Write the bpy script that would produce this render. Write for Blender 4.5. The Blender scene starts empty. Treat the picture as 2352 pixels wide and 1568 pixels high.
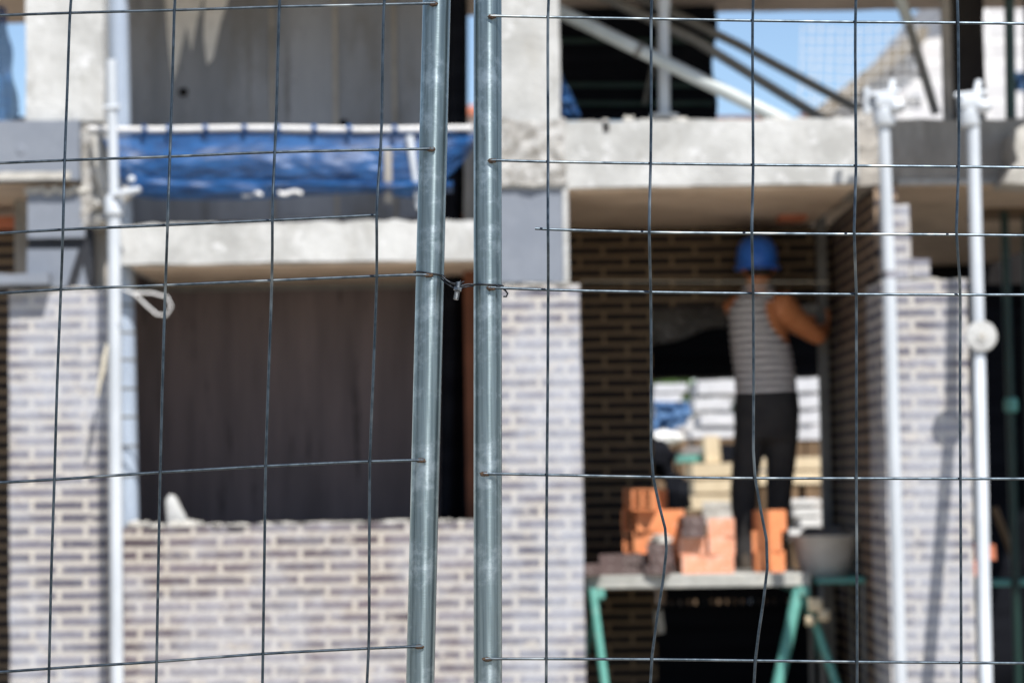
import bpy, bmesh, math, random
from mathutils import Vector, Matrix, noise
random.seed(7)
SC = bpy.context.scene
COL = SC.collection
R = math.radians

# ------------------------------------------------------------------ camera
LENS = 85.0
F = 2352.0 * LENS / 36.0
CAM = Vector((0, 0, 1.5))
PITCH = math.atan((1100 - 784) / F)
ROLL = 0.0150
fwd = Vector((0, math.cos(PITCH), math.sin(PITCH)))
up0 = Vector((0, -math.sin(PITCH), math.cos(PITCH)))
rt0 = Vector((1, 0, 0))
rt = rt0 * math.cos(ROLL) - up0 * math.sin(ROLL)
up = up0 * math.cos(ROLL) + rt0 * math.sin(ROLL)
cd = bpy.data.cameras.new("camera")
cam = bpy.data.objects.new("camera", cd)
COL.objects.link(cam)
mw = Matrix.Identity(4)
for i in range(3):
    mw[i][0] = rt[i]; mw[i][1] = up[i]; mw[i][2] = -fwd[i]; mw[i][3] = CAM[i]
cam.matrix_world = mw
cd.lens = LENS; cd.sensor_width = 36; cd.clip_end = 2000; cd.clip_start = 0.05
cd.dof.use_dof = True; cd.dof.focus_distance = 3.39; cd.dof.aperture_fstop = 5.6
SC.camera = cam

def P(x, y, d):
    """A measured direction of the survey photograph carried out to the plane Y = d."""
    v = rt * ((x - 1176) / F) + up * (-(y - 784) / F) + fwd
    return CAM + v * (d / v.y)

FD = 11.3      # facade plane
BW = 13.1      # back wall of the room

# ------------------------------------------------------------------ world and sun
SUN_EL, SUN_AZ = 55.0, 24.0     # azimuth to the right of straight behind the viewer
w = bpy.data.worlds.new("World"); SC.world = w; w.use_nodes = True
nt = w.node_tree
sky = nt.nodes.new("ShaderNodeTexSky"); sky.sky_type = 'NISHITA'; sky.sun_disc = False
sdir = Vector((math.sin(R(SUN_AZ)) * math.cos(R(SUN_EL)), -math.cos(R(SUN_AZ)) * math.cos(R(SUN_EL)), math.sin(R(SUN_EL))))
sky.sun_elevation = R(SUN_EL)
sky.sun_rotation = math.atan2(sdir.x, sdir.y)
sky.altitude = 600; sky.air_density = 1.0; sky.dust_density = 0.35; sky.ozone_density = 2.2
bg = nt.nodes["Background"]; bg.inputs[1].default_value = 0.10
nt.links.new(sky.outputs[0], bg.inputs[0])
sl = bpy.data.lights.new("sun", 'SUN'); sl.energy = 4.9; sl.angle = R(0.53); sl.color = (1.0, 0.965, 0.92)
so = bpy.data.objects.new("sun", sl); COL.objects.link(so)
so.rotation_euler = (-sdir).to_track_quat('-Z', 'Y').to_euler()
so.location = (4, -4, 12)
SC.view_settings.view_transform = 'Standard'; SC.view_settings.look = 'None'
SC.view_settings.exposure = 0.60; SC.view_settings.gamma = 1.0
SC.cycles.use_denoising = True
SC.cycles.max_bounces = 10; SC.cycles.diffuse_bounces = 5; SC.cycles.transparent_max_bounces = 16
SC.cycles.sample_clamp_indirect = 8.0

# ------------------------------------------------------------------ materials
def new_mat(name):
    m = bpy.data.materials.new(name); m.use_nodes = True
    return m, m.node_tree, m.node_tree.nodes["Principled BSDF"]

def nd(t, kind, **kw):
    n = t.nodes.new(kind)
    for k, v in kw.items():
        setattr(n, k, v)
    return n

def mathn(t, op, a, b=None, c=None):
    n = t.nodes.new("ShaderNodeMath"); n.operation = op
    for i, v in enumerate((a, b, c)):
        if v is None: continue
        if isinstance(v, (int, float)): n.inputs[i].default_value = v
        else: t.links.new(v, n.inputs[i])
    return n.outputs[0]

def mixc(t, fac, a, b, blend='MIX'):
    n = t.nodes.new("ShaderNodeMix"); n.data_type = 'RGBA'; n.blend_type = blend
    for sock, v in ((n.inputs[0], fac), (n.inputs[6], a), (n.inputs[7], b)):
        if isinstance(v, (int, float)): sock.default_value = v
        elif isinstance(v, tuple): sock.default_value = (*v[:3], 1)
        else: t.links.new(v, sock)
    return n.outputs[2]

def ramp(t, val, lo, hi):
    n = t.nodes.new("ShaderNodeMapRange"); n.interpolation_type = 'SMOOTHSTEP'
    t.links.new(val, n.inputs[0]); n.inputs[1].default_value = lo; n.inputs[2].default_value = hi
    return n.outputs[0]

def coords(t, world=True, scale=(1, 1, 1)):
    if world:
        o = nd(t, "ShaderNodeNewGeometry").outputs["Position"]
    else:
        o = nd(t, "ShaderNodeTexCoord").outputs["Object"]
    mp = nd(t, "ShaderNodeMapping"); mp.inputs["Scale"].default_value = scale
    t.links.new(o, mp.inputs[0])
    return mp.outputs[0]

def noise_n(t, vec, scale, detail=4, rough=0.6):
    n = nd(t, "ShaderNodeTexNoise"); n.inputs["Scale"].default_value = scale
    n.inputs["Detail"].default_value = detail; n.inputs["Roughness"].default_value = rough
    t.links.new(vec, n.inputs["Vector"])
    return n.outputs["Fac"]

def bump(t, b, h, strength, dist=0.01):
    n = nd(t, "ShaderNodeBump"); n.inputs["Strength"].default_value = strength; n.inputs["Distance"].default_value = dist
    t.links.new(h, n.inputs["Height"]); t.links.new(n.outputs[0], b.inputs["Normal"])

def mottled(name, c1, c2, scale=4.0, rough=0.8, metal=0.0, stretch=(1, 1, 1), bmp=0.2, world=True, c3=None, spec=0.3, lo=0.35, hi=0.65, stain=None):
    m, t, b = new_mat(name)
    v = coords(t, world, stretch)
    n1 = noise_n(t, v, scale, 6, 0.62)
    c = mixc(t, ramp(t, n1, lo, hi), c1, c2)
    n2 = noise_n(t, v, scale * 9, 4, 0.6)
    if c3:
        n3 = noise_n(t, v, scale * 2.7, 5, 0.7)
        c = mixc(t, ramp(t, n3, 0.56, 0.68), c, c3)
    if stain:
        n4 = noise_n(t, coords(t, world, (1, 1, 0.35)), 3.1, 6, 0.72)
        c = mixc(t, mathn(t, 'MULTIPLY', ramp(t, n4, 0.50, 0.66), 0.75), c, stain)
        n5 = noise_n(t, coords(t, world), 34, 3, 0.5)
        c = mixc(t, mathn(t, 'MULTIPLY', ramp(t, n5, 0.66, 0.74), 0.6), c, tuple(x * 0.55 for x in stain))
    c = mixc(t, mathn(t, 'MULTIPLY', ramp(t, n2, 0.3, 0.75), 0.35), c, tuple(x * 0.72 for x in c1))
    t.links.new(c, b.inputs["Base Color"])
    b.inputs["Roughness"].default_value = rough; b.inputs["Metallic"].default_value = metal
    b.inputs["Specular IOR Level"].default_value = spec
    if bmp: bump(t, b, n2, bmp, 0.006)
    return m

def brick_material(name, ca, cb, mortar, eff=0.5, effc=(0.62, 0.62, 0.63), row=0.060, width=0.25, msize=0.0085, dark=0.0):
    m, t, b = new_mat(name)
    g = nd(t, "ShaderNodeNewGeometry")
    sp = nd(t, "ShaderNodeSeparateXYZ"); t.links.new(g.outputs["Position"], sp.inputs[0])
    sn = nd(t, "ShaderNodeSeparateXYZ"); t.links.new(g.outputs["True Normal"], sn.inputs[0])
    side = mathn(t, 'GREATER_THAN', mathn(t, 'ABSOLUTE', sn.outputs[0]), 0.6)
    u = mathn(t, 'ADD', mathn(t, 'MULTIPLY', sp.outputs[0], mathn(t, 'SUBTRACT', 1.0, side)), mathn(t, 'MULTIPLY', sp.outputs[1], side))
    wob = noise_n(t, coords(t), 9.0, 2)
    z = mathn(t, 'ADD', sp.outputs[2], mathn(t, 'MULTIPLY', mathn(t, 'SUBTRACT', wob, 0.5), 0.008))
    cv = nd(t, "ShaderNodeCombineXYZ"); t.links.new(u, cv.inputs[0]); t.links.new(z, cv.inputs[1])
    bt = nd(t, "ShaderNodeTexBrick"); bt.offset = 0.5; bt.offset_frequency = 2; bt.squash = 1.0
    t.links.new(cv.outputs[0], bt.inputs["Vector"])
    bt.inputs["Scale"].default_value = 1.0
    bt.inputs["Mortar Size"].default_value = msize; bt.inputs["Mortar Smooth"].default_value = 0.25
    bt.inputs["Bias"].default_value = 0.0
    bt.inputs["Brick Width"].default_value = width; bt.inputs["Row Height"].default_value = row
    bt.inputs["Color1"].default_value = (*ca, 1); bt.inputs["Color2"].default_value = (*cb, 1); bt.inputs["Mortar"].default_value = (*mortar, 1)
    v = coords(t)
    big = noise_n(t, v, 1.15, 5, 0.6)
    mid = noise_n(t, v, 7.0, 5, 0.65)
    fine = noise_n(t, v, 60.0, 3)
    e = mathn(t, 'MULTIPLY', ramp(t, mathn(t, 'ADD', mathn(t, 'MULTIPLY', big, 0.65), mathn(t, 'MULTIPLY', mid, 0.35)), 0.40, 0.60), eff)
    c = mixc(t, e, bt.outputs["Color"], effc)
    smear = noise_n(t, coords(t, True, (0.6, 0.6, 1.6)), 13.0, 5, 0.7)
    c = mixc(t, mathn(t, 'MULTIPLY', ramp(t, smear, 0.56, 0.68), 0.75 if eff > 0.3 else 0.3), c, tuple(x * 1.12 for x in mortar))
    c = mixc(t, mathn(t, 'MULTIPLY', ramp(t, fine, 0.35, 0.7), 0.3), c, tuple(x * 0.6 for x in ca))
    t.links.new(c, b.inputs["Base Color"]); b.inputs["Roughness"].default_value = 0.85
    b.inputs["Specular IOR Level"].default_value = 0.25
    h = mathn(t, 'ADD', mathn(t, 'MULTIPLY', bt.outputs["Fac"], -0.6), mathn(t, 'MULTIPLY', fine, 0.3))
    bump(t, b, h, 0.5, 0.006)
    return m

M = {}
M['brick'] = brick_material('clinker_brick', (0.098, 0.092, 0.114), (0.190, 0.180, 0.208), (0.48, 0.445, 0.395), eff=0.62, effc=(0.455, 0.475, 0.52), msize=0.0125)
M['brick_brown'] = brick_material('brown_brick_parapet', (0.075, 0.058, 0.064), (0.160, 0.130, 0.142), (0.465, 0.42, 0.36), eff=0.54, effc=(0.44, 0.45, 0.485), msize=0.0125)
M['brick_in'] = brick_material('shaded_interior_brick', (0.018, 0.014, 0.013), (0.034, 0.025, 0.022), (0.25, 0.175, 0.105), eff=0.04, msize=0.011, effc=(0.4, 0.33, 0.25))  # room shade put into the colour, darker than the facade brick
M['brick_jamb'] = brick_material('shaded_reveal_brick', (0.032, 0.024, 0.025), (0.058, 0.043, 0.043), (0.27, 0.195, 0.135), eff=0.08, msize=0.012, effc=(0.45, 0.38, 0.32))  # pier brick again, with the reveal's shade put into the colour
M['brick_pale'] = brick_material('pale_far_brick', (0.5, 0.48, 0.47), (0.62, 0.6, 0.6), (0.74, 0.72, 0.70), eff=0.4, row=0.20, width=0.8, msize=0.03)
M['concrete'] = mottled('raw_concrete', (0.50, 0.50, 0.485), (0.34, 0.338, 0.322), 4.4, 0.9, bmp=0.9, c3=(0.60, 0.60, 0.595), stain=(0.33, 0.32, 0.29))
M['concrete_rough'] = mottled('chipped_concrete', (0.47, 0.46, 0.44), (0.22, 0.205, 0.18), 11.0, 0.95, bmp=1.0, c3=(0.50, 0.49, 0.48))
M['concrete_soffit'] = mottled('soffit_concrete', (0.66, 0.53, 0.41), (0.52, 0.41, 0.31), 2.2, 0.9, bmp=0.6, stain=(0.36, 0.28, 0.21))
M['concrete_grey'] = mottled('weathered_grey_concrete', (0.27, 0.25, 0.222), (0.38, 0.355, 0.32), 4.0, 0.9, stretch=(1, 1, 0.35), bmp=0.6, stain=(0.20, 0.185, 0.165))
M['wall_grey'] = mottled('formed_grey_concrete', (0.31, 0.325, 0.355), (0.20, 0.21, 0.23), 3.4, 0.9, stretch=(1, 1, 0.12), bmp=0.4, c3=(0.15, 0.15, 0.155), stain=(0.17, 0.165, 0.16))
M['wall_brown'] = mottled('brown_streaked_wall', (0.165, 0.128, 0.126), (0.098, 0.077, 0.077), 4.2, 0.75, stretch=(1.6, 1, 0.14), bmp=0.25, c3=(0.042, 0.033, 0.033))  # browner and darker than the upper wall, with vertical streaks
M['insul'] = mottled('grey_insulation_board', (0.20, 0.22, 0.255), (0.175, 0.195, 0.23), 7.0, 0.9, bmp=0.15)
M['insul_dark'] = mottled('black_bitumen', (0.022, 0.024, 0.03), (0.032, 0.034, 0.04), 6.0, 0.7, bmp=0.15)
M['mortar'] = mottled('pale_mortar', (0.52, 0.50, 0.455), (0.40, 0.38, 0.34), 14.0, 0.95, bmp=1.0)
M['pole'] = mottled('galvanised_pole', (0.56, 0.59, 0.62), (0.44, 0.47, 0.50), 9.0, 0.5, 0.1, (1, 1, 0.2), bmp=0.1, spec=0.5)
M['pole_blue'] = mottled('blue_grey_pipe', (0.36, 0.42, 0.50), (0.29, 0.34, 0.42), 6.0, 0.5, 0.1, (1, 1, 0.3), bmp=0.1, spec=0.5)
M['brace'] = mottled('grey_green_steel', (0.47, 0.50, 0.49), (0.37, 0.40, 0.39), 8.0, 0.6, 0.2, bmp=0.1, spec=0.4)
M['brace_dark'] = mottled('dull_steel', (0.20, 0.195, 0.18), (0.15, 0.145, 0.135), 8.0, 0.65, 0.2, bmp=0.1)
M['rope'] = mottled('pale_rope', (0.62, 0.57, 0.46), (0.50, 0.45, 0.35), 60.0, 0.95, bmp=0.3)
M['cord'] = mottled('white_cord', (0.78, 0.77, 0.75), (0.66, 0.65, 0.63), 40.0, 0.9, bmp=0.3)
M['black_cloth_shade'] = mottled('black_cloth_and_shade', (0.006, 0.0065, 0.009), (0.011, 0.012, 0.016), 3.0, 0.9, stretch=(0.2, 0.2, 4), bmp=0.1, spec=0.06)  # real cloth, and painted deep shade on the bay sheet and yard beam
M['orange'] = mottled('orange_clay', (0.78, 0.30, 0.13), (0.70, 0.235, 0.095), 6.0, 0.85, bmp=0.4, world=False, c3=(0.80, 0.42, 0.25))
M['pinkclay'] = mottled('dusty_clay', (0.74, 0.38, 0.26), (0.66, 0.27, 0.15), 9.0, 0.9, bmp=0.4, world=False, c3=(0.80, 0.64, 0.56))
M['darkclay'] = mottled('dark_clinker', (0.13, 0.09, 0.085), (0.09, 0.065, 0.06), 9.0, 0.85, bmp=0.4, world=False, c3=(0.34, 0.29, 0.27))
M['teal'] = mottled('teal_paint', (0.085, 0.27, 0.225), (0.11, 0.33, 0.28), 9.0, 0.5, bmp=0.1, world=False, c3=(0.25, 0.42, 0.36), spec=0.5)
M['dkgreen'] = mottled('dark_green_paint', (0.004, 0.022, 0.017), (0.007, 0.032, 0.025), 7.0, 0.5, bmp=0.05, spec=0.5)
M['deck'] = mottled('galvanised_deck', (0.44, 0.44, 0.41), (0.34, 0.34, 0.31), 10.0, 0.6, 0.1, bmp=0.2, c3=(0.58, 0.55, 0.48))
M['timber'] = mottled('new_timber', (0.58, 0.44, 0.25), (0.48, 0.35, 0.19), 5.0, 0.8, stretch=(0.3, 3, 3), bmp=0.2, world=False)
M['timber_old'] = mottled('weathered_timber', (0.20, 0.13, 0.075), (0.14, 0.09, 0.05), 5.0, 0.85, bmp=0.2)
M['sack'] = mottled('white_sack', (0.78, 0.77, 0.74), (0.68, 0.67, 0.64), 8.0, 0.7, bmp=0.3, world=False)
M['sack_grey'] = mottled('grey_sheet', (0.20, 0.19, 0.18), (0.12, 0.115, 0.11), 3.0, 0.6, bmp=0.3, world=False)
M['block'] = mottled('pale_block', (0.62, 0.62, 0.63), (0.52, 0.52, 0.53), 8.0, 0.9, bmp=0.3, world=False)
M['creamblock'] = mottled('cream_block', (0.68, 0.56, 0.38), (0.58, 0.47, 0.31), 7.0, 0.9, bmp=0.3, world=False)
M['bluetarp'] = mottled('blue_tarpaulin', (0.035, 0.09, 0.20), (0.13, 0.23, 0.38), 5.0, 0.5, bmp=0.3, world=False)
M['rubber'] = mottled('mortar_crusted_rubber', (0.60, 0.555, 0.49), (0.46, 0.42, 0.37), 7.0, 0.9, bmp=0.5, world=False, c3=(0.62, 0.585, 0.53))
M['wetmortar'] = mottled('wet_mortar', (0.16, 0.15, 0.135), (0.11, 0.105, 0.095), 16.0, 0.8, bmp=0.6, world=False)
M['ground'] = mottled('dusty_ground', (0.44, 0.385, 0.31), (0.35, 0.305, 0.25), 1.3, 0.95, bmp=0.6, c3=(0.40, 0.37, 0.32))
M['floor'] = mottled('site_floor', (0.10, 0.09, 0.08), (0.07, 0.065, 0.06), 2.3, 0.9, bmp=0.4)
M['dark'] = mottled('shade_dark', (0.022, 0.020, 0.019), (0.014, 0.012, 0.012), 4.0, 0.9, bmp=0.2, spec=0.1)  # near-black; deep shade of bay and column put into the colour
M['tile'] = mottled('terracotta_tile', (0.46, 0.16, 0.09), (0.36, 0.12, 0.065), 5.0, 0.85, bmp=0.3)
M['clay_dark'] = mottled('dark_clay', (0.20, 0.075, 0.04), (0.14, 0.055, 0.03), 5.0, 0.9, bmp=0.3)
M['verge'] = mottled('brown_verge', (0.25, 0.215, 0.17), (0.19, 0.165, 0.13), 3.0, 0.9, bmp=0.2)
M['glass'] = mottled('window_glass', (0.06, 0.075, 0.10), (0.09, 0.10, 0.13), 2.0, 0.12, bmp=0, spec=0.6)
M['leaf'] = mottled('leaf', (0.06, 0.12, 0.025), (0.09, 0.16, 0.04), 6.0, 0.6, bmp=0)
M['bark'] = mottled('bark', (0.12, 0.08, 0.05), (0.09, 0.06, 0.04), 6.0, 0.9, bmp=0.3)
M['skin'] = mottled('tanned_skin', (0.62, 0.235, 0.095), (0.54, 0.19, 0.075), 7.0, 0.5, bmp=0.05, world=False, spec=0.4)
M['jeans'] = mottled('dark_jeans', (0.030, 0.029, 0.031), (0.050, 0.047, 0.046), 9.0, 0.9, bmp=0.6, world=False)
M['hat'] = mottled('blue_helmet', (0.03, 0.16, 0.68), (0.04, 0.19, 0.72), 5.0, 0.35, bmp=0, world=False, spec=0.5)
M['hair'] = mottled('dark_hair', (0.02, 0.014, 0.01), (0.03, 0.02, 0.014), 30.0, 0.7, bmp=0.2, world=False)
M['boot'] = mottled('dusty_boot', (0.05, 0.04, 0.032), (0.08, 0.065, 0.05), 9.0, 0.8, bmp=0.2, world=False)
M['steelbolt'] = mottled('dark_bolt_steel', (0.20, 0.22, 0.235), (0.10, 0.11, 0.12), 90.0, 0.38, 0.9, bmp=0.2)
M['weld'] = mottled('rusty_weld', (0.10, 0.06, 0.035), (0.045, 0.035, 0.03), 300.0, 0.75, 0.3, bmp=0.5)

def post_material():
    m, t, b = new_mat('galvanised_post')
    v = coords(t, False)
    streak = noise_n(t, coords(t, False, (1, 1, 0.02)), 210, 4)
    rings = noise_n(t, coords(t, False, (0.05, 0.05, 1)), 700, 2)
    blot = noise_n(t, v, 26, 6, 0.7)
    grime = noise_n(t, coords(t, False, (1, 1, 0.25)), 60, 5, 0.7)
    c = mixc(t, ramp(t, streak, 0.25, 0.75), (0.125, 0.165, 0.18), (0.24, 0.295, 0.31))
    c = mixc(t, mathn(t, 'MULTIPLY', ramp(t, blot, 0.48, 0.70), 0.75), c, (0.38, 0.44, 0.47))
    c = mixc(t, mathn(t, 'MULTIPLY', ramp(t, grime, 0.62, 0.75), 0.7), c, (0.07, 0.075, 0.07))
    t.links.new(c, b.inputs["Base Color"])
    b.inputs["Metallic"].default_value = 0.9
    b.inputs["Anisotropic"].default_value = 0.8
    tg = nd(t, "ShaderNodeTangent"); tg.direction_type = 'RADIAL'; tg.axis = 'Z'
    t.links.new(tg.outputs[0], b.inputs["Tangent"])
    b.inputs["Anisotropic Rotation"].default_value = 0.25
    t.links.new(mathn(t, 'ADD', mathn(t, 'MULTIPLY', grime, 0.2), 0.24), b.inputs["Roughness"])
    h = mathn(t, 'ADD', mathn(t, 'MULTIPLY', rings, 0.8), mathn(t, 'MULTIPLY', streak, 0.3))
    bump(t, b, h, 0.3, 0.0007)
    return m
M['post'] = post_material()
M['tie'] = mottled('black_tie_wire', (0.012, 0.014, 0.018), (0.03, 0.034, 0.04), 90.0, 0.45, 0.6, bmp=0.2)

def wire_material():
    m, t, b = new_mat('fence_wire')
    v = coords(t, True)
    n = noise_n(t, v, 55, 4, 0.7)
    n2 = noise_n(t, v, 9, 3)
    c = mixc(t, ramp(t, n, 0.35, 0.65), (0.022, 0.032, 0.042), (0.060, 0.078, 0.095))
    c = mixc(t, ramp(t, n2, 0.55, 0.7), c, (0.16, 0.18, 0.19))
    t.links.new(c, b.inputs["Base Color"])
    b.inputs["Metallic"].default_value = 0.8
    b.inputs["Roughness"].default_value = 0.42
    bump(t, b, n, 0.3, 0.0006)
    return m
M['wire'] = wire_material()

def net_material(name, ca, cb, cell, solid):
    m, t, b = new_mat(name)
    uv = nd(t, "ShaderNodeUVMap").outputs[0]
    br = nd(t, "ShaderNodeTexBrick"); br.offset = 0.5
    br.inputs["Scale"].default_value = 1.0; br.inputs["Brick Width"].default_value = cell; br.inputs["Row Height"].default_value = cell
    br.inputs["Mortar Size"].default_value = cell * solid; br.inputs["Mortar Smooth"].default_value = 0.0
    t.links.new(uv, br.inputs["Vector"])
    n = noise_n(t, coords(t, True, (0.35, 0.35, 2.2)), 16, 5, 0.7)
    c = mixc(t, ramp(t, n, 0.4, 0.65), ca, cb)
    t.links.new(c, b.inputs["Base Color"]); b.inputs["Roughness"].default_value = 0.45
    t.links.new(br.outputs["Fac"], b.inputs["Alpha"])
    b.inputs["Specular IOR Level"].default_value = 0.35
    return m
M['bluenet'] = net_material('blue_safety_net', (0.004, 0.036, 0.12), (0.010, 0.085, 0.25), 0.010, 0.27)

def stripe_material():
    m, t, b = new_mat('striped_jersey')
    tc = nd(t, "ShaderNodeTexCoord").outputs["Object"]
    sp = nd(t, "ShaderNodeSeparateXYZ"); t.links.new(tc, sp.inputs[0])
    n = noise_n(t, coords(t, False), 5.0, 2)
    z = mathn(t, 'ADD', sp.outputs[2], mathn(t, 'MULTIPLY', n, 0.03))
    f = mathn(t, 'FRACT', mathn(t, 'DIVIDE', z, 0.038))
    k = mathn(t, 'GREATER_THAN', f, 0.52)
    c = mixc(t, k, (0.045, 0.04, 0.05), (0.82, 0.77, 0.74))
    t.links.new(c, b.inputs["Base Color"]); b.inputs["Roughness"].default_value = 0.9
    return m
M['stripe'] = stripe_material()

# ------------------------------------------------------------------ mesh builder
class MB:
    def __init__(self):
        self.bm = bmesh.new()
    def face(self, vs):
        try: return self.bm.faces.new(vs)
        except ValueError: return None
    def box(self, x0, x1, y0, y1, z0, z1):
        v = [self.bm.verts.new((x, y, z)) for x in (x0, x1) for y in (y0, y1) for z in (z0, z1)]
        for q in ((0, 1, 3, 2), (4, 6, 7, 5), (0, 4, 5, 1), (2, 3, 7, 6), (0, 2, 6, 4), (1, 5, 7, 3)):
            self.bm.faces.new([v[i] for i in q])
        return self
    def rough(self, x0, x1, y0, y1, z0, z1, cell=0.05, amp=0.006, top=0.0, freq=6.0, back_plain=True):
        nx = max(1, int((x1 - x0) / cell)); ny = max(1, min(6, int((y1 - y0) / cell))); nz = max(1, int((z1 - z0) / cell))
        tmp = bmesh.new()
        def grid(f, a, b):
            vv = [[tmp.verts.new(f(i / a, j / b)) for j in range(b + 1)] for i in range(a + 1)]
            for i in range(a):
                for j in range(b):
                    tmp.faces.new((vv[i][j], vv[i + 1][j], vv[i + 1][j + 1], vv[i][j + 1]))
        lx, ly, lz = x1 - x0, y1 - y0, z1 - z0
        grid(lambda u, v: (x0 + u * lx, y0, z0 + v * lz), nx, nz)
        grid(lambda u, v: (x1 - u * lx, y1, z0 + v * lz), nx, nz)
        grid(lambda u, v: (x0, y1 - u * ly, z0 + v * lz), ny, nz)
        grid(lambda u, v: (x1, y0 + u * ly, z0 + v * lz), ny, nz)
        grid(lambda u, v: (x0 + u * lx, y0 + v * ly, z1), nx, ny)
        grid(lambda u, v: (x0 + u * lx, y1 - v * ly, z0), nx, ny)
        bmesh.ops.remove_doubles(tmp, verts=tmp.verts, dist=1e-5)
        for v in tmp.verts:
            c = v.co.copy()
            n = noise.noise_vector(c * freq) + 0.5 * noise.noise_vector(c * freq * 2.7)
            v.co = c + n * amp
            if top and abs(c.z - z1) < 1e-5:
                v.co.z += top * (noise.noise(c * 9.0) + 0.6 * noise.noise(c * 23.0))
        me = bpy.data.meshes.new("tmp"); tmp.to_mesh(me); tmp.free()
        self.bm.from_mesh(me); bpy.data.meshes.remove(me)
        return self
    def prism(self, poly, y0, y1):
        a = [self.bm.verts.new((x, y0, z)) for x, z in poly]
        b = [self.bm.verts.new((x, y1, z)) for x, z in poly]
        self.face(a); self.face(list(reversed(b)))
        n = len(a)
        for i in range(n):
            self.face((a[i], b[i], b[(i + 1) % n], a[(i + 1) % n]))
        return self
    def loft(self, rings, cap=True):
        vr = [[self.bm.verts.new(p) for p in r] for r in rings]
        n = len(vr[0])
        for a, b in zip(vr, vr[1:]):
            for i in range(n):
                self.face((a[i], a[(i + 1) % n], b[(i + 1) % n], b[i]))
        if cap:
            self.face(list(reversed(vr[0]))); self.face(vr[-1])
        return self
    def tube(self, pts, r, seg=12, closed=False):
        pts = [Vector(p) for p in pts]
        n = len(pts)
        rs = r if isinstance(r, (list, tuple)) else [r] * n
        rings = []
        ref = None
        for i, p in enumerate(pts):
            if closed: tdir = pts[(i + 1) % n] - pts[i - 1]
            else: tdir = pts[min(i + 1, n - 1)] - pts[max(i - 1, 0)]
            tdir.normalize()
            if ref is None:
                ref = Vector((0, 1, 0)) if abs(tdir.y) < 0.9 else Vector((1, 0, 0))
            a = ref - tdir * ref.dot(tdir); a.normalize(); ref = a
            b = tdir.cross(a)
            rings.append([p + (a * math.cos(2 * math.pi * k / seg) + b * math.sin(2 * math.pi * k / seg)) * rs[i] for k in range(seg)])
        if closed: rings.append(rings[0])
        return self.loft(rings, not closed)
    def lathe(self, prof, c, seg=24, axis='Z'):
        rings = []
        for r, h in prof:
            ring = []
            for k in range(seg):
                a = 2 * math.pi * k / seg
                q = (r * math.cos(a), r * math.sin(a))
                if axis == 'Z': ring.append(Vector(c) + Vector((q[0], q[1], h)))
                elif axis == 'Y': ring.append(Vector(c) + Vector((q[0], h, q[1])))
                else: ring.append(Vector(c) + Vector((h, q[0], q[1])))
            rings.append(ring)
        return self.loft(rings)
    def ball(self, c, rx, ry, rz, seg=16, amp=0.0, freq=8.0):
        rings = []
        for j in range(1, seg // 2 + 1):
            t = math.pi * j / (seg // 2 + 1)
            ring = []
            for k in range(seg):
                a = 2 * math.pi * k / seg
                v = Vector((math.sin(t) * math.cos(a), math.sin(t) * math.sin(a), -math.cos(t)))
                s = 1 + (amp * noise.noise(v * freq * 0.3 + Vector(c) * 3) if amp else 0)
                ring.append(Vector(c) + Vector((v.x * rx, v.y * ry, v.z * rz)) * s)
            rings.append(ring)
        return self.loft(rings)
    def sheet(self, f, nu, nv, thick=0.0, uvscale=None):
        vv = [[self.bm.verts.new(f(i / nu, j / nv)) for j in range(nv + 1)] for i in range(nu + 1)]
        uvl = self.bm.loops.layers.uv.verify() if uvscale else None
        for i in range(nu):
            for j in range(nv):
                fc = self.face((vv[i][j], vv[i + 1][j], vv[i + 1][j + 1], vv[i][j + 1]))
                if uvl and fc:
                    for lp, (a, b) in zip(fc.loops, ((i, j), (i + 1, j), (i + 1, j + 1), (i, j + 1))):
                        lp[uvl].uv = (a / nu * uvscale[0], b / nv * uvscale[1])
        return self
    def build(self, name, mat, parent=None, smooth=40, bevel=0.0, remesh=0.0, solid=0.0, smoothit=0, recalc=True):
        bm = self.bm
        if recalc: bmesh.ops.recalc_face_normals(bm, faces=bm.faces)
        if parent is not None:
            org = Vector(parent['_w'])
        else:
            xs = [v.co.x for v in bm.verts]; ys = [v.co.y for v in bm.verts]; zs = [v.co.z for v in bm.verts]
            org = Vector(((min(xs) + max(xs)) / 2, (min(ys) + max(ys)) / 2, min(zs)))
        for v in bm.verts: v.co -= org
        me = bpy.data.meshes.new(name); bm.to_mesh(me); bm.free()
        o = bpy.data.objects.new(name, me); COL.objects.link(o)
        if bevel:
            md = o.modifiers.new("bevel", 'BEVEL'); md.width = bevel; md.segments = 2; md.limit_method = 'ANGLE'
        if solid:
            md = o.modifiers.new("solid", 'SOLIDIFY'); md.thickness = solid; md.offset = 0
        if remesh:
            md = o.modifiers.new("remesh", 'REMESH'); md.mode = 'VOXEL'; md.voxel_size = remesh
            if smoothit:
                md = o.modifiers.new("smooth", 'SMOOTH'); md.iterations = smoothit; md.factor = 0.5
        if o.modifiers:
            dg = bpy.context.evaluated_depsgraph_get()
            me2 = bpy.data.meshes.new_from_object(o.evaluated_get(dg), preserve_all_data_layers=True, depsgraph=dg)
            o.modifiers.clear(); o.data = me2; bpy.data.meshes.remove(me); me = me2; me.name = name
        me.materials.clear(); me.materials.append(mat)
        if smooth:
            me.polygons.foreach_set("use_smooth", [True] * len(me.polygons))
            me.set_sharp_from_angle(angle=R(smooth))
        if parent is not None:
            o.parent = parent
        else:
            o.location = org
        o['_w'] = tuple(org)
        return o

def tag(o, label, cat, group=None):
    o['label'] = label; o['category'] = cat
    if group: o['group'] = group
    return o

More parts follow.
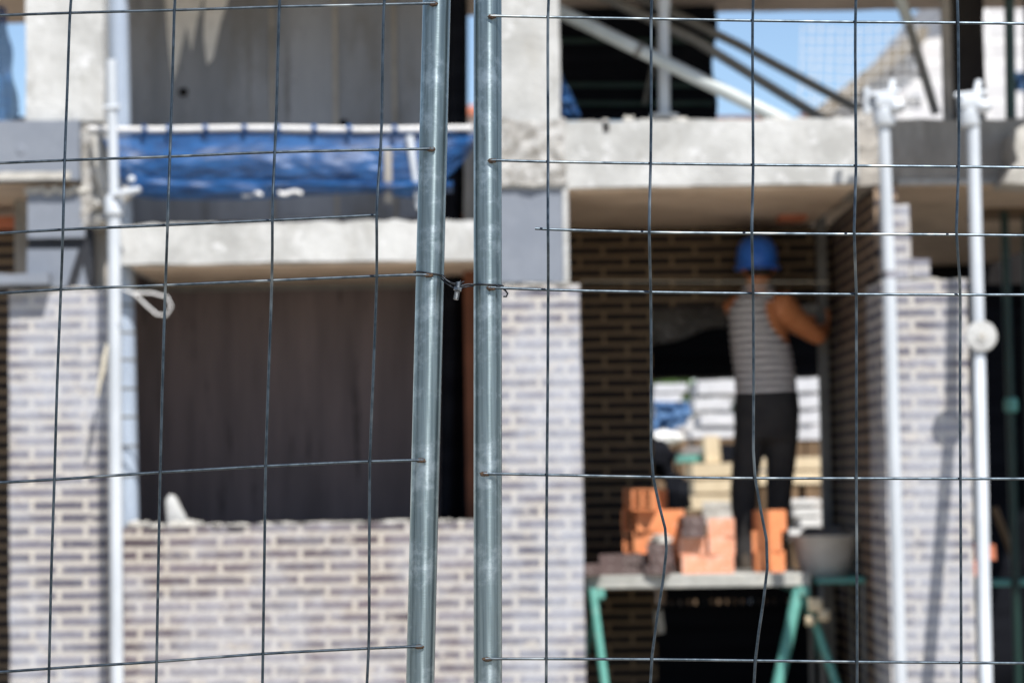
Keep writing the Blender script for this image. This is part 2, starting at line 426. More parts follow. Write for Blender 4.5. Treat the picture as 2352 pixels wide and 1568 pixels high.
def thing(name, label, cat, loc, group=None):
    o = bpy.data.objects.new(name, None); COL.objects.link(o)
    o.location = loc; o.empty_display_size = 0.1; o['_w'] = tuple(loc)
    return tag(o, label, cat, group)

def struct(o, kind='structure'):
    o['kind'] = kind; return o

def copy_thing(src, loc, rotz=0, label=None, rot=None):
    c = src.copy(); COL.objects.link(c); c.location = loc
    c.rotation_euler = rot if rot else (0, 0, rotz)
    if label: c['label'] = label
    for ch in list(src.children):
        k = ch.copy(); COL.objects.link(k); k.parent = c
        for g in list(ch.children):
            q = g.copy(); COL.objects.link(q); q.parent = k
    return c

def B(x0, y0, x1, y1, d):
    """world x0, x1, z0, z1 of a surveyed rectangle on the plane Y = d"""
    ym = (max(y0, 0) + min(y1, 1568)) / 2; xm = (x0 + x1) / 2
    return P(x0, ym, d).x, P(x1, ym, d).x, P(xm, y1, d).z, P(xm, y0, d).z

def Q(pts, d):
    return [(P(x, y, d).x, P(x, y, d).z) for x, y in pts]

# ------------------------------------------------------------------ ground
g = MB(); g.box(-400, 400, -60, 900, -0.3, 0.0)
struct(g.build('ground', M['ground'], smooth=0))
fl = MB(); fl.box(-6, 6, 11.6, 17.5, -0.2, 0.10)
struct(fl.build('floor', M['floor'], smooth=0))

# ------------------------------------------------------------------ foreground fence
FEN = 3.40
WR = 0.00200
def wire_path(pts, dz=0.0, fold=None):
    out = []
    # densify so long wires keep a faint natural waviness
    for (a, b) in zip(pts, pts[1:]):
        n = max(1, int(math.hypot(b[0] - a[0], b[1] - a[1]) / 60))
        for k in range(n):
            t = k / n
            out.append((a[0] + (b[0] - a[0]) * t, a[1] + (b[1] - a[1]) * t))
    out.append(pts[-1])
    # soften the corners
    for _ in range(1):
        out = [out[0]] + [((p[0] + 2 * q[0] + r[0]) / 4, (p[1] + 2 * q[1] + r[1]) / 4) for p, q, r in zip(out, out[1:], out[2:])] + [out[-1]]
    res = []
    for x, y in out:
        d = FEN + dz
        if fold:
            y0, yc, y1 = fold
            if y0 < y < y1:
                d -= 0.035 * (1 - abs(y - yc) / ((yc - y0) if y < yc else (y1 - yc)))
        res.append(P(x, y, d))
    return res

def fence_panel(label, post_a, post_b, hor, ver, fold, ends, weld_end, outer_x):
    base = P((post_a[0] + post_b[0]) / 2, 1568, FEN + 0.022); base.z = 0
    t = thing('mesh_fence', label, 'fence', base, 'mesh fence panels')
    a = P(post_a[0], post_a[1], FEN + 0.0225); b = P(post_b[0], post_b[1], FEN + 0.0225)
    dirv = (b - a)
    top = a - dirv * 0.10; bot = a + dirv * (a.z / (a.z - b.z))
    n = 14
    MB().tube([top.lerp(bot, k / n) for k in range(n + 1)], 0.0200, 48).build('post', M['post'], t)
    for pts in hor:
        MB().tube(wire_path(pts), WR, 8).build('horizontal_wire', M['wire'], t)
    for pts in ver:
        MB().tube(wire_path(pts, 2 * WR if False else -2 * WR, fold), WR, 8).build('vertical_wire', M['wire'], t)
    for (x, y) in ends:
        m = MB(); c = P(x, y, FEN)
        rings = []
        m.ball(c + Vector((0.0, 0.0005, -0.0008)), 0.0068, 0.0026, 0.0032, 14, 0.5, 14)
        m.build('weld', M['weld'], t)
    # far post of the same panel
    ax = P(outer_x, 0, FEN + 0.0225).x
    MB().tube([(ax, FEN + 0.0225, 0.0), (ax, FEN + 0.0225, 2.35)], 0.02, 24).build('post', M['post'], t)
    return t

XL = -1700
def ext_l(pts):      # carry a left-hand wire on to the panel's other post
    a, b = pts[0], pts[1]; s = (b[1] - a[1]) / (b[0] - a[0])
    return [(XL, a[1] + s * 0.6 * (XL - a[0]))] + pts
def ext_r(pts):
    a, b = pts[-2], pts[-1]; s = (b[1] - a[1]) / (b[0] - a[0])
    return pts + [(4200, b[1] + s * 0.6 * (4200 - b[0]))]
def ext_v(pts):
    a, b = pts[0], pts[1]
    p0 = (a[0] + (a[0] - b[0]) * 3.0 / max(1, (b[1] - a[1]) / 30), -110)
    c, d2 = pts[-2], pts[-1]; s = (d2[0] - c[0]) / (d2[1] - c[1])
    return [p0] + pts + [(d2[0] - 25, 2600), (d2[0] - 40, 3700)]
def shift(pts, dx): return [(x + dx, y - dx * 0.04 * 0) for x, y in pts]

hl = [[(0, 36), (160, 30), (400, 24), (641, 16), (881, 11), (1000, 8)],
      [(0, 375), (148, 368), (390, 360), (607, 350), (875, 344), (996, 342)],
      [(0, 536), (145, 527), (385, 517), (627, 506), (869, 494)],
      [(0, 674), (140, 664), (380, 655), (625, 644), (865, 634), (950, 630), (986, 631)],
      [(0, 1108), (125, 1101), (368, 1084), (610, 1070), (850, 1059), (973, 1056)],
      [(0, 1543), (113, 1534), (360, 1519), (605, 1500), (848, 1488), (971, 1483)],
      [(0, 1985), (360, 1962), (848, 1925), (965, 1920)]]
vl = [[(163, 0), (160, 30), (155, 200), (148, 368), (145, 527), (140, 664), (131, 880), (125, 1101), (118, 1300), (112, 1568)],
      [(402, 0), (400, 24), (396, 190), (390, 360), (385, 517), (380, 655), (374, 850), (368, 1084), (363, 1330), (359, 1568)],
      [(643, 0), (641, 16), (637, 190), (632, 350), (625, 440), (626, 506), (625, 644), (617, 860), (610, 1070), (607, 1300), (603, 1568)],
      [(884, 0), (881, 11), (878, 200), (876, 344), (866, 440), (864, 494), (866, 560), (866, 634), (858, 850), (849, 1059), (848, 1300), (848, 1488), (842, 1568)]]
for k in range(1, 8):
    vl.append(shift(vl[0], -240 * k))
fence_panel('left mesh fence panel whose leaning galvanised post has wires running off to the left',
            (1003, 0), (965, 1568), [ext_l(p) for p in hl], [ext_v(p) for p in vl], (344, 506, 650),
            [(995, 8), (990, 342), (984, 631), (967, 1056), (963, 1483)], 1, XL)

hr = [[(1127, 37), (1258, 40), (1495, 44), (1728, 48), (1965, 51), (2200, 53), (2352, 55)],
      [(1127, 368), (1258, 372), (1495, 376), (1728, 379), (1965, 381), (2203, 383), (2352, 385)],
      [(1229, 525), (1258, 527), (1490, 534), (1725, 536), (1957, 538), (2193, 539), (2352, 541)],
      [(1122, 660), (1258, 666), (1495, 671), (1730, 674), (1967, 676), (2205, 677), (2352, 677)],
      [(1110, 1087), (1256, 1090), (1495, 1095), (1730, 1098), (1967, 1098), (2205, 1099), (2352, 1099)],
      [(1115, 1512), (1256, 1512), (1495, 1513), (1730, 1516), (1967, 1519), (2207, 1521), (2352, 1522)],
      [(1115, 1940), (1500, 1941), (2352, 1950)]]
vr = [[(1260, 0), (1258, 40), (1259, 372), (1258, 527), (1260, 560), (1259, 666), (1258, 900), (1256, 1090), (1255, 1330), (1255, 1568)],
      [(1497, 0), (1495, 44), (1496, 200), (1495, 376), (1492, 470), (1490, 534), (1493, 600), (1495, 671), (1496, 900), (1495, 1095), (1517, 1170), (1530, 1215), (1534, 1250), (1525, 1330), (1508, 1420), (1495, 1513), (1494, 1568)],
      [(1730, 0), (1728, 48), (1730, 379), (1730, 460), (1724, 536), (1729, 580), (1730, 674), (1731, 900), (1730, 1098), (1748, 1170), (1763, 1245), (1767, 1290), (1752, 1390), (1733, 1516), (1732, 1568)],
      [(1966, 0), (1964, 51), (1966, 381), (1967, 440), (1957, 538), (1966, 590), (1967, 676), (1967, 900), (1967, 1098), (1968, 1300), (1969, 1568)],
      [(2199, 0), (2201, 53), (2203, 383), (2200, 450), (2193, 539), (2201, 590), (2206, 640), (2205, 900), (2206, 1099), (2207, 1300), (2208, 1568)]]
for k in range(1, 9):
    vr.append(shift(vr[3], 236 + 236 * k))
fence_panel('right mesh fence panel with upright galvanised post and two wires bent low down',
            (1120, 0), (1120.5, 1568), [ext_r(p) for p in hr], [ext_v(p) for p in vr], (376, 536, 674),
            [(1131, 37), (1131, 368), (1128, 661), (1113, 1087), (1119, 1512)], 0, 4200)

# wire tie and bolt that join the two posts
ck = P(1051, 655, FEN)
tie = thing('fence_clamp', 'twisted wire tie with a short bolt joining the two fence posts', 'clamp', ck)
def loop_around(px, y, ry=0.0225, tilt=0.0):
    c = P(px, y, FEN + 0.0225)
    return [c + Vector((ry * math.cos(a), ry * math.sin(a), tilt * math.cos(a))) for a in [2 * math.pi * k / 28 for k in range(28)]]
MB().tube(loop_around(986, 630, 0.0222, -0.0035), 0.0013, 8, True).build('wire_loop', M['tie'], tie)
MB().tube(loop_around(1120, 656, 0.0222, -0.001), 0.0013, 8, True).build('wire_loop', M['tie'], tie)
def pp(lst): return [P(x, y, FEN + dz) for x, y, dz in lst]
MB().tube(pp([(1015, 634, 0.004), (1026, 644, 0.002), (1036, 650, 0.0), (1048, 656, -0.004), (1060, 656, -0.002), (1074, 653, 0.0), (1090, 653, 0.0)]), 0.0013, 8).build('tie_wire', M['tie'], tie)
MB().tube(pp([(1012, 638, 0.006), (1024, 650, 0.004), (1040, 660, 0.0), (1056, 662, -0.004), (1072, 658, 0.0), (1088, 657, 0.002)]), 0.0011, 8).build('tie_wire', M['tie'], tie)
MB().tube(pp([(1140, 655, -0.002), (1152, 661, 0.0), (1161, 667, 0.002), (1166, 674, 0.003), (1163, 681, 0.003), (1156, 681, 0.003)]), 0.0013, 8).build('tie_wire', M['tie'], tie)
k = MB()
for (dx, dy) in ((-12, -7), (-8, 6), (9, -9), (13, 5), (2, 10), (4, -11)):
    k.tube(pp([(1052, 655, -0.003), (1052 + dx * 0.6, 655 + dy * 0.5, -0.008), (1052 + dx * 1.6, 655 + dy, -0.006)]), [0.0014, 0.0012, 0.0006], 8)
k.ball(P(1052, 654, FEN - 0.002), 0.0055, 0.006, 0.0045, 12, 0.6, 10)
k.build('twisted_knot', M['tie'], tie)
bo = MB()
c0 = P(1054, 648, FEN - 0.006); c1 = P(1047, 688, FEN - 0.009)
ax = (c1 - c0).normalized()
pts = []; rs = []
for i in range(29):
    pts.append(c0.lerp(c1, i / 28)); rs.append(0.0034 + (0.0006 if i % 2 else 0) if i > 8 else 0.0034)
bo.tube(pts, rs, 16)
bolt = bo.build('bolt', M['steelbolt'], tie)
hx = MB(); hx.tube([c0.lerp(c1, 0.30), c0.lerp(c1, 0.48)], 0.0062, 6)
hx.build('nut', M['steelbolt'], tie, smooth=20)

# ------------------------------------------------------------------ facade: brickwork
def zb(x0, y0, x1, d, d1, mat, name, lab, cat='wall', grp=None, bottom=0.0, amp=0.004, top=0.012, y1=1568):
    a, b, _, z1 = B(x0, y0, x1, y1, d)
    o = MB().rough(a, b, d, d1, bottom, z1, 0.06, amp, top).build(name, M[mat], smooth=30)
    return tag(o, lab, cat, grp)

PIER = 'clinker brick piers of the facade'
def capped(o, x0, x1, y, d, d1, seedv):
    random.seed(seedv)
    m = MB()
    xa, xb = P(x0, y, d).x, P(x1, y, d).x; z = P((x0 + x1) / 2, y, d).z
    xx = xa
    while xx < xb - 0.03:
        wv = random.uniform(0.05, 0.16); wv = min(wv, xb - xx)
        m.ball((xx + wv / 2, d + random.uniform(0.02, 0.07), z - 0.002), wv * 0.7, 0.035, random.uniform(0.006, 0.013), 12, 0.7, 9)
        xx += wv * random.uniform(0.9, 1.6)
    m.build('mortar_dab', M['mortar'], o)
    return o

pl = zb(22, 664, 243, FD, 11.75, 'brick', 'brick_pier', 'pale banded brick pier at the left behind the white prop', 'pier', PIER)
capped(pl, 24, 243, 663, FD, 11.6, 3)
pc = zb(1120, 654, 1338, FD, 11.62, 'brick', 'brick_pier', 'middle brick pier under the grey board beside the doorway', 'pier', PIER)
capped(pc, 1122, 1338, 652, FD, 11.6, 4)
# right pier with its deep reveal
a, b, _, z1 = B(2036, 642, 2232, 1568, FD)
pr = MB().rough(a, b, FD, 11.8, 0.0, z1, 0.06, 0.004, 0.008).build('brick_pier', M['brick'], smooth=30)
tag(pr, 'right brick pier between the two white props, one loose brick course on top', 'pier', PIER)
capped(pr, 2100, 2230, 641, FD, 11.6, 5)
a2, b2, zz0, zz1 = B(2036, 466, 2092, 642, FD)
MB().rough(a2, b2, FD + 0.012, 11.5, zz0 + 0.004, zz1, 0.05, 0.006, 0.02).build('stepped_course', M['brick'], pr, smooth=30)
a3, b3, zz2, zz3 = B(2096, 592, 2138, 638, FD)
MB().rough(a3, b3, FD + 0.02, 11.45, zz2 + 0.004, zz3, 0.03, 0.006, 0.01).build('stepped_course', M['brick'], pr, smooth=30)
SOF_R = P(1600, 427, FD).z       # soffit of the right-hand slab
TOP_R = P(1600, 276, FD).z
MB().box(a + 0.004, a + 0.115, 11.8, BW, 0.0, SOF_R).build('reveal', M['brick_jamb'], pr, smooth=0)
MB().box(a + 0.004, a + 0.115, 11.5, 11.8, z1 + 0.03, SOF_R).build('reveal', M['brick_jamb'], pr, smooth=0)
JX = a

# parapet
pa = zb(284, 1204, 1122, FD + 0.006, 11.55, 'brick_brown', 'parapet_wall', 'low brown brick parapet wall under the wide dark opening', 'wall')
capped(pa, 290, 1085, 1202, FD, 11.6, 8)

# dark brick behind the left pier
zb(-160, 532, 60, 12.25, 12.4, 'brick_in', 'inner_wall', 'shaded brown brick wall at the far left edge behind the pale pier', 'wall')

# ------------------------------------------------------------------ concrete frame
# right slab
a, b, z0, z1 = B(1120, 276, 1972, 427, FD)
sr = thing('floor_slab', 'long pale concrete slab edge above the doorway with a ragged top', 'slab', ((a + b) / 2, FD, z0))
MB().rough(a, b, FD, BW + 0.5, z0, z1, 0.045, 0.005, 0.012).build('slab_edge', M['concrete'], sr, smooth=30)
MB().box(a + 0.01, b - 0.01, FD + 0.03, BW + 0.45, z0 - 0.014, z0 - 0.004).build('soffit', M['concrete_soffit'], sr, smooth=0)
# chipped stretch beside the column
ac, bc, zc0, zc1 = B(1128, 278, 1300, 424, FD)
MB().rough(ac, bc, FD - 0.02, FD + 0.05, zc0, zc1, 0.018, 0.016, 0.015, 16).build('chipped_face', M['concrete_rough'], sr, smooth=0)
rub = MB()
random.seed(21)
for _ in range(46):
    x = random.uniform(1160, 1960)
    p = P(x, 274 + random.uniform(-3, 4), FD)
    s = random.uniform(0.008, 0.03)
    rub.ball((p.x, FD + random.uniform(0.03, 0.3), p.z), s * random.uniform(1, 2), s, s * 0.8, 8, 0.6, 9)
struct(rub.build('rubble', M['mortar'], sr, smooth=0), 'stuff')
dz = P(1390, 290, FD)
MB().rough(dz.x - 0.012, dz.x + 0.016, FD - 0.005, FD + 0.03, dz.z - 0.025, dz.z + 0.02, 0.01, 0.004).build('anchor_hole', M['dark'], sr, smooth=0)

# darker recessed slab further right
RD = 12.2
a, b, z0, z1 = B(1966, 272, 2700, 418, RD)
s2 = thing('floor_slab', 'shaded grey slab edge set back behind the two right props', 'slab', ((a + b) / 2, RD, z0))
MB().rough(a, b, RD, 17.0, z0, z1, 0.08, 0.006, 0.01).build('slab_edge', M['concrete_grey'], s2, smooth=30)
MB().box(a + 0.01, b, RD + 0.02, 16.9, z0 - 0.014, z0 - 0.004).build('soffit', M['concrete_soffit'], s2, smooth=0)
MB().box(P(2060, 412, RD).x, P(2352, 412, RD).x, RD - 0.02, RD - 0.003, P(2200, 424, RD).z, P(2200, 413, RD).z).build('lit_strip', M['concrete'], s2, smooth=0)  # paler strip standing in for sunlight along the slab foot
# end joint, rusty and broken, between both slabs
a, b, z0, z1 = B(1974, 250, 2020, 425, 11.5)
tag(MB().rough(a, b, 11.5, 12.15, z0, z1, 0.03, 0.016, 0.02, 14).build('broken_joint', M['concrete_grey'], smooth=0), 'ragged grey broken concrete joint at the end of the pale slab', 'concrete')

# left mid-level slab
a, b, z0, z1 = B(276, 510, 1122, 602, FD)
sm = thing('landing_slab', 'thin pale concrete landing slab above the dark brown opening', 'slab', ((a + b) / 2, FD, z0))
MB().rough(a, b, FD, 12.38, z0, z1, 0.04, 0.006, 0.016).build('slab_edge', M['concrete'], sm, smooth=30)
MB().box(a + 0.05, b - 0.005, FD + 0.02, 12.37, z0 - 0.014, z0 - 0.004).build('soffit', M['concrete_soffit'], sm, smooth=0)

# columns
a, b, z0, _ = B(57, 272, 234, 278, FD); a, b = P(57, 130, FD).x, P(236, 130, FD).x
ztop = P(600, -150, FD).z
cl = MB().rough(a, b, FD + 0.02, 11.6, z0, ztop, 0.05, 0.006).build('concrete_column', M['concrete'], smooth=30)
tag(cl, 'sunlit pale concrete column at the upper left beside the blue netting', 'column', 'concrete columns')
a, b = P(1128, 130, FD).x, P(1286, 130, FD).x
cc = MB().rough(a, b, FD + 0.02, 11.6, TOP_R - 0.02, ztop, 0.05, 0.006).build('concrete_column', M['concrete'], smooth=30)
tag(cc, 'sunlit pale concrete column rising beside the fence post in the middle', 'column', 'concrete columns')
a, b, z0, z1 = B(2176, -60, 2262, 274, RD + 0.1)
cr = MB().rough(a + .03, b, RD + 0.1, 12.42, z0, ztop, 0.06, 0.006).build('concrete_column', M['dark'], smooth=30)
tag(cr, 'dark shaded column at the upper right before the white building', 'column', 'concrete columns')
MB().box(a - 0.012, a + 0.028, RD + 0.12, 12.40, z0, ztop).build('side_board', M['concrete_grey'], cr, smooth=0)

# roof slab above the picture
a, b = P(-600, 0, FD).x, P(3000, 0, FD).x
top = MB(); top.rough(a, b, FD, 13.40, ztop, ztop + 0.35, 0.12, 0.006)
ro = top.build('roof_slab', M['concrete_soffit'], smooth=30)
tag(ro, 'brownish underside of the upper concrete slab along the top edge', 'slab')

# corner lump below the left column
lc = thing('corner_column', 'rough plastered concrete corner behind the collar of the left prop', 'column', P(222, 660, FD + 0.1))
a, b, z0, z1 = B(186, 280, 252, 520, FD)
MB().rough(a, b, FD + 0.03, 11.6, z0, z1, 0.022, 0.012, 0.01, 13).build('upper_block', M['concrete_rough'], lc, smooth=0)
a, b, z0, z1 = B(206, 522, 276, 662, FD)
MB().rough(a, b, FD + 0.16, 11.8, z0, z1, 0.05, 0.006).build('lower_block', M['concrete_grey'], lc, smooth=30)
MB().tube([P(218, 312, FD), P(232, 400, FD), P(246, 480, FD)], [0.022, 0.03, 0.02], 10).build('mortar_smear', M['mortar'], lc)
m = MB(); random.seed(5)
for (x, y, s) in ((232, 505, .03), (250, 512, .028), (222, 470, .03), (244, 445, .03), (296, 440, .035), (316, 438, .028), (284, 452, .03)):
    m.ball(P(x, y, FD - 0.01), s, 0.04, s * 0.8, 10, 0.7, 9)
m.build('mortar_lump', M['mortar'], lc, smooth=0)

# insulated slab edge at the upper left
a, b, z0, z1 = B(-260, 281, 184, 418, FD)
ip = thing('insulation_panel', 'grey insulation board on the slab edge under the left column', 'panel', ((a + b) / 2, FD, z0))
MB().rough(a, b, FD - 0.03, FD + 0.03, z0, z1, 0.06, 0.003).build('board', M['insul'], ip, smooth=30)
MB().rough(a, b - 0.04, FD - 0.036, FD - 0.031, z0 + 0.003, z0 + 0.04, 0.04, 0.003, 0.008).build('pale_strip', M['mortar'], ip, smooth=30)
pk = P(48, 345, FD - 0.03)
MB().lathe([(0.006, -0.004), (0.02, -0.003), (0.024, 0.001)], pk, 16, 'Y').build('fixing', M['insul'], ip)
sb = thing('floor_slab', 'slab behind the left grey board with beige underside at the left edge', 'slab', ((a + b) / 2, FD + .1, z0))
MB().box(a, b, FD + 0.04, 13.2, z0 + 0.005, z1 - 0.005).build('slab_body', M['concrete'], sb, smooth=0)
MB().box(a, b - 0.02, FD + 0.05, 13.1, z0 - 0.012, z0 - 0.003).build('soffit', M['concrete_soffit'], sb, smooth=0)

# grey board with black bands over the left pier
ib = thing('insulation_panel', 'grey insulation board with black tape bands above the left pier', 'panel', P(130, 655, FD + .05))
a, b, z0, z1 = B(58, 432, 208, 660, FD)
MB().box(a, b, FD + 0.06, FD + 0.10, z0, z1).build('backing', M['insul_dark'], ib, smooth=0)
a, b, z0, z1 = B(60, 440, 192, 545, FD)
MB().rough(a, b, FD + 0.03, FD + 0.057, z0, z1, 0.05, 0.002).build('board', M['insul'], ib, smooth=30)
MB().prism(Q([(62, 572), (180, 572), (152, 660), (62, 660)], FD + 0.03), FD + 0.03, FD + 0.057).build('board', M['insul'], ib, smooth=0)
MB().prism(Q([(176, 660), (190, 610), (201, 660)], FD + 0.03), FD + 0.03, FD + 0.057).build('board', M['insul'], ib, smooth=0)
m = MB(); random.seed(9)
for i in range(9):
    m.ball(P(66 + i * 15, 438 + random.uniform(-5, 5), FD + 0.025), 0.024, 0.012, 0.016, 10, 0.6, 9)
m.build('mortar_dab', M['mortar'], ib, smooth=0)

# grey board above the middle pier
a, b, z0, z1 = B(1124, 430, 1300, 648, FD)
im = thing('insulation_panel', 'plain blue-grey insulation board between slab and middle brick pier', 'panel', ((a + b) / 2, FD, z0))
MB().rough(a, b - 0.012, FD + 0.01, FD + 0.05, z0, z1, 0.06, 0.003).build('board', M['insul'], im, smooth=30)
MB().box(b - 0.012, b + 0.012, FD + 0.004, FD + 0.3, z0, z1 + 0.004).build('edge_bead', M['concrete'], im, smooth=0)
MB().rough(a, b, FD + 0.004, FD + 0.05, z1 + 0.002, z1 + 0.016, 0.03, 0.004).build('pale_strip', M['mortar'], im, smooth=30)
MB().box(a, b - 0.02, FD + 0.06, 11.62, z0, z1).build('backing', M['concrete_grey'], im, smooth=0)

# metal sill flashing at the left edge
fz = P(50, 640, FD - 0.1)
fm = MB(); a, b, z0, z1 = B(-200, 628, 112, 655, FD - 0.08)
fm.rough(a, b, FD - 0.1, FD + 0.16, z0, z1, 0.05, 0.006, 0.008)
tag(fm.build('sill_flashing', M['insul'], smooth=30), 'bluish metal sill strip lying on the left pier at the edge', 'sill')
# red brick strip at left edge
a, b, z0, z1 = B(-200, 500, 56, 528, 12.2)
tag(MB().rough(a, b, 12.15, 12.4, z0, z1, 0.05, 0.004).build('clay_lintel', M['tile'], smooth=0), 'red clay lintel strip on the brown brick wall at the left edge', 'lintel')

# walls inside the left opening
WD = 12.4
a, b, _, z1 = B(200, -150, 1016, 1000, WD)
zsp = P(600, 508, WD).z
uw = thing('stair_wall', 'grey streaked concrete wall above the blue net with pale tapering patches', 'wall', ((a + b) / 2, WD, zsp))
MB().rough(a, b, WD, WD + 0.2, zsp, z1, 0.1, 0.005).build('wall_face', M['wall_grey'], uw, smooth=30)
MB().prism(Q([(378, -20), (470, -20), (455, 40), (440, 120), (428, 60), (410, 150), (398, 190), (388, 120)], WD - 0.004), WD - 0.012, WD - 0.007).build('pale_wedge', M['cord'], uw, smooth=0)  # thin pale tapering patches laid on the wall face
MB().prism(Q([(470, -20), (530, -20), (505, 60), (490, 135), (476, 150), (468, 90)], WD - 0.004), WD - 0.012, WD - 0.007).build('pale_wedge', M['cord'], uw, smooth=0)
for (x, y) in ((422, 212), (790, 285), (876, 300)):
    MB().ball(P(x, y, WD - 0.006), 0.024, 0.008, 0.022, 12, 0.5).build('tie_hole', M['dark'], uw)
for x in (625, 770, 905):
    MB().box(P(x, 100, WD).x - .012, P(x, 100, WD).x + .012, WD - 0.012, WD - 0.004, zsp, z1).build('board_mark', M['concrete_grey'], uw, smooth=0)
a, b, _, z1 = B(250, 605, 1016, 1230, WD)
lw = thing('stair_wall', 'dark brown vertically streaked wall deep in the wide lower opening', 'wall', ((a + b) / 2, WD, 0))
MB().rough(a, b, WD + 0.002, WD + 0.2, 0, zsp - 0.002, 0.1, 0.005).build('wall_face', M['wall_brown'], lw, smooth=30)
MB().box(a, b, WD - 0.03, WD - 0.01, P(600, 668, WD).z, P(600, 654, WD).z).build('top_batten', M['brace_dark'], lw, smooth=0)
# side reveal left of the opening
a, b, _, _ = B(215, 700, 252, 1200, WD)
tag(MB().box(a - .3, b, 11.9, WD + 0.2, 0, P(200, 300, WD).z).build('side_wall', M['concrete_grey'], smooth=0), 'narrow grey side wall behind the blue pipe at the left', 'wall')
# narrow black strip beside the grey wall
bs = MB()
bs.sheet(lambda u, v: P(1012 + 60 * u, -130 + 1340 * v, 12.05 + 0.05 * math.sin(u * 6 + v * 3)), 12, 30)
tag(bs.build('dark_strip', M['black_cloth_shade'], solid=0.012), 'black strip hanging beside the grey wall behind the posts', 'sheet')
a, b, _, z1 = B(1072, 660, 1120, 1200, 12.1)
tag(MB().box(a, b + .06, 11.75, 12.3, 0, P(1100, 505, 12.1).z).build('clay_block_wall', M['clay_dark'], smooth=0), 'narrow orange clay block edge between the two fence posts', 'wall')
tag(MB().rough(*B(1066, 330, 1128, 508, 11.7)[:2], 11.7, 12.0, *B(1066, 330, 1128, 508, 11.7)[2:], 0.05, 0.006).build('concrete_stub', M['concrete_grey'], smooth=0), 'grey concrete stub between the fence posts behind the net end', 'concrete')

# made-up pale wedge in place of a sunlit triangle on the sill
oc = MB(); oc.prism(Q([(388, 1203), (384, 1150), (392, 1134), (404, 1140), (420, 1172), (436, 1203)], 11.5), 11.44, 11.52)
tag(oc.build('sun_patch_wedge', M['concrete'], bevel=0.006), 'pointed white wedge standing in for a sun patch on the brown parapet at its left', 'sun patch')
m = MB()
for (x, s) in ((405, .035), (440, .045), (425, .03), (310, .04), (335, .03), (725, .025), (1080, .03)):
    m.ball(P(x, 1203, 11.38), s, s * 0.7, s * 0.4, 10, 0.7, 9)
m.build('mortar_lump', M['mortar'], pa, smooth=0)

# blue-grey vertical pipe
bp = thing('vent_pipe', 'long blue-grey metal pipe running down behind the left prop', 'pipe', P(292, 1210, 11.5))
MB().tube([P(266, -160, 11.5), P(280, 520, 11.5), P(290, 1000, 11.5), P(295, 1240, 11.5)], 0.052, 24).build('pipe', M['pole_blue'], bp)
for y in (700, 762, 824, 890, 955, 1022, 1090):
    MB().tube([P(282.5 + (y - 600) * .0175, y, 11.5), P(282.5 + (y - 600) * .0175, y + 5, 11.5)], 0.0545, 24).build('seam', M['brace_dark'], bp)

# ------------------------------------------------------------------ props
def prop(label, top, joint, bot, r0, r1, d, grp='white steel props against the facade', col=True):
    if not isinstance(d, tuple): d = (d, d, d)
    tj, jb = P(*joint, d[1]), P(*bot, d[2])
    tp = P(*top, d[0])
    dv = jb - tj; end = tj + dv * (tj.z / (tj.z - jb.z))
    t = thing('steel_prop', label, 'prop', end, grp)
    MB().tube([tp, tj - dv * 0.02], r0, 20).build('inner_tube', M['pole'], t)
    MB().tube([tj, tj.lerp(end, .5), end], r1, 20).build('outer_tube', M['pole'], t)
    if col: MB().lathe([(r1 * 1.0, -0.05), (r1 * 1.5, -0.04), (r1 * 1.5, 0.03), (r1 * 1.05, 0.05)], tj + Vector((0, 0, 0.02)), 20).build('collar', M['pole'], t)
    MB().lathe([(r1, 0), (0.075, 0.0), (0.075, 0.008), (r1, 0.008)], (end.x, end.y, 0.0), 20).build('base_plate', M['pole'], t)
    return t, tp, tj
pA, ta, ja = prop('white prop at the left pier, its thin tube ending halfway up the column', (255, 138), (262, 482), (269, 1568), 0.0235, 0.0295, 11.12)
MB().tube([P(240, 248, 11.1), P(276, 246, 11.1)], 0.011, 10).build('locking_pin', M['pole'], pA)
MB().tube([P(262, 448, 11.08), P(300, 440, 11.05), P(322, 434, 11.05)], [0.016, 0.018, 0.013], 10).build('handle', M['pole'], pA)
MB().ball(P(302, 412, 11.1), 0.018, 0.014, 0.018, 12).build('bolt_head', M['pole'], pA)
pB, tb, jb = prop('white prop standing left of the right brick pier with couplers at its head', (2029, 268), (2042, 640), (2068, 1568), 0.0285, 0.0305, 11.05, col=False)
pC, tc, jc = prop('rightmost white prop carrying a round disc halfway up', (2234, 262), (2248, 800), (2264, 1568), 0.0285, 0.0295, (11.16, 11.08, 10.72), col=False)
def coupler_head(t, px, py, d, big=1.0):
    m = MB(); random.seed(int(px))
    m.lathe([(0.03, -0.06), (0.05, -0.055), (0.05, 0.03), (0.032, 0.04)], P(px, py + 50, d), 16)
    m.box(*[v for v in (P(px - 22 * big, py, d).x, P(px + 24 * big, py, d).x)], d - 0.05, d + 0.04, P(px, py + 38, d).z, P(px, py + 8, d).z)
    m.build('coupler', M['pole'], t, bevel=0.008)
    MB().tube([P(px - 30 * big, py + 6, d - 0.02), P(px + 36 * big, py - 2, d - 0.03)], 0.013, 12).build('clamp_bolt', M['pole'], t)
    MB().tube([P(px + 12, py + 20, d - 0.03), P(px + 20 * big, py - 26, d + 0.02)], 0.016, 12).build('clamp_bolt', M['pole'], t)
    MB().ball(P(px + 28 * big, py + 32, d - 0.03), 0.042, 0.035, 0.034, 14, 0.3).build('coupler_shell', M['pole'], t)
coupler_head(pB, 2030, 212, 11.05)
MB().tube([P(1990, 200, 11.06), P(1992, 262, 11.06)], 0.018, 12).build('coupler_shell', M['pole'], pB)
coupler_head(pC, 2226, 214, 11.16, 1.1)
dc = P(2254, 772, 11.03)
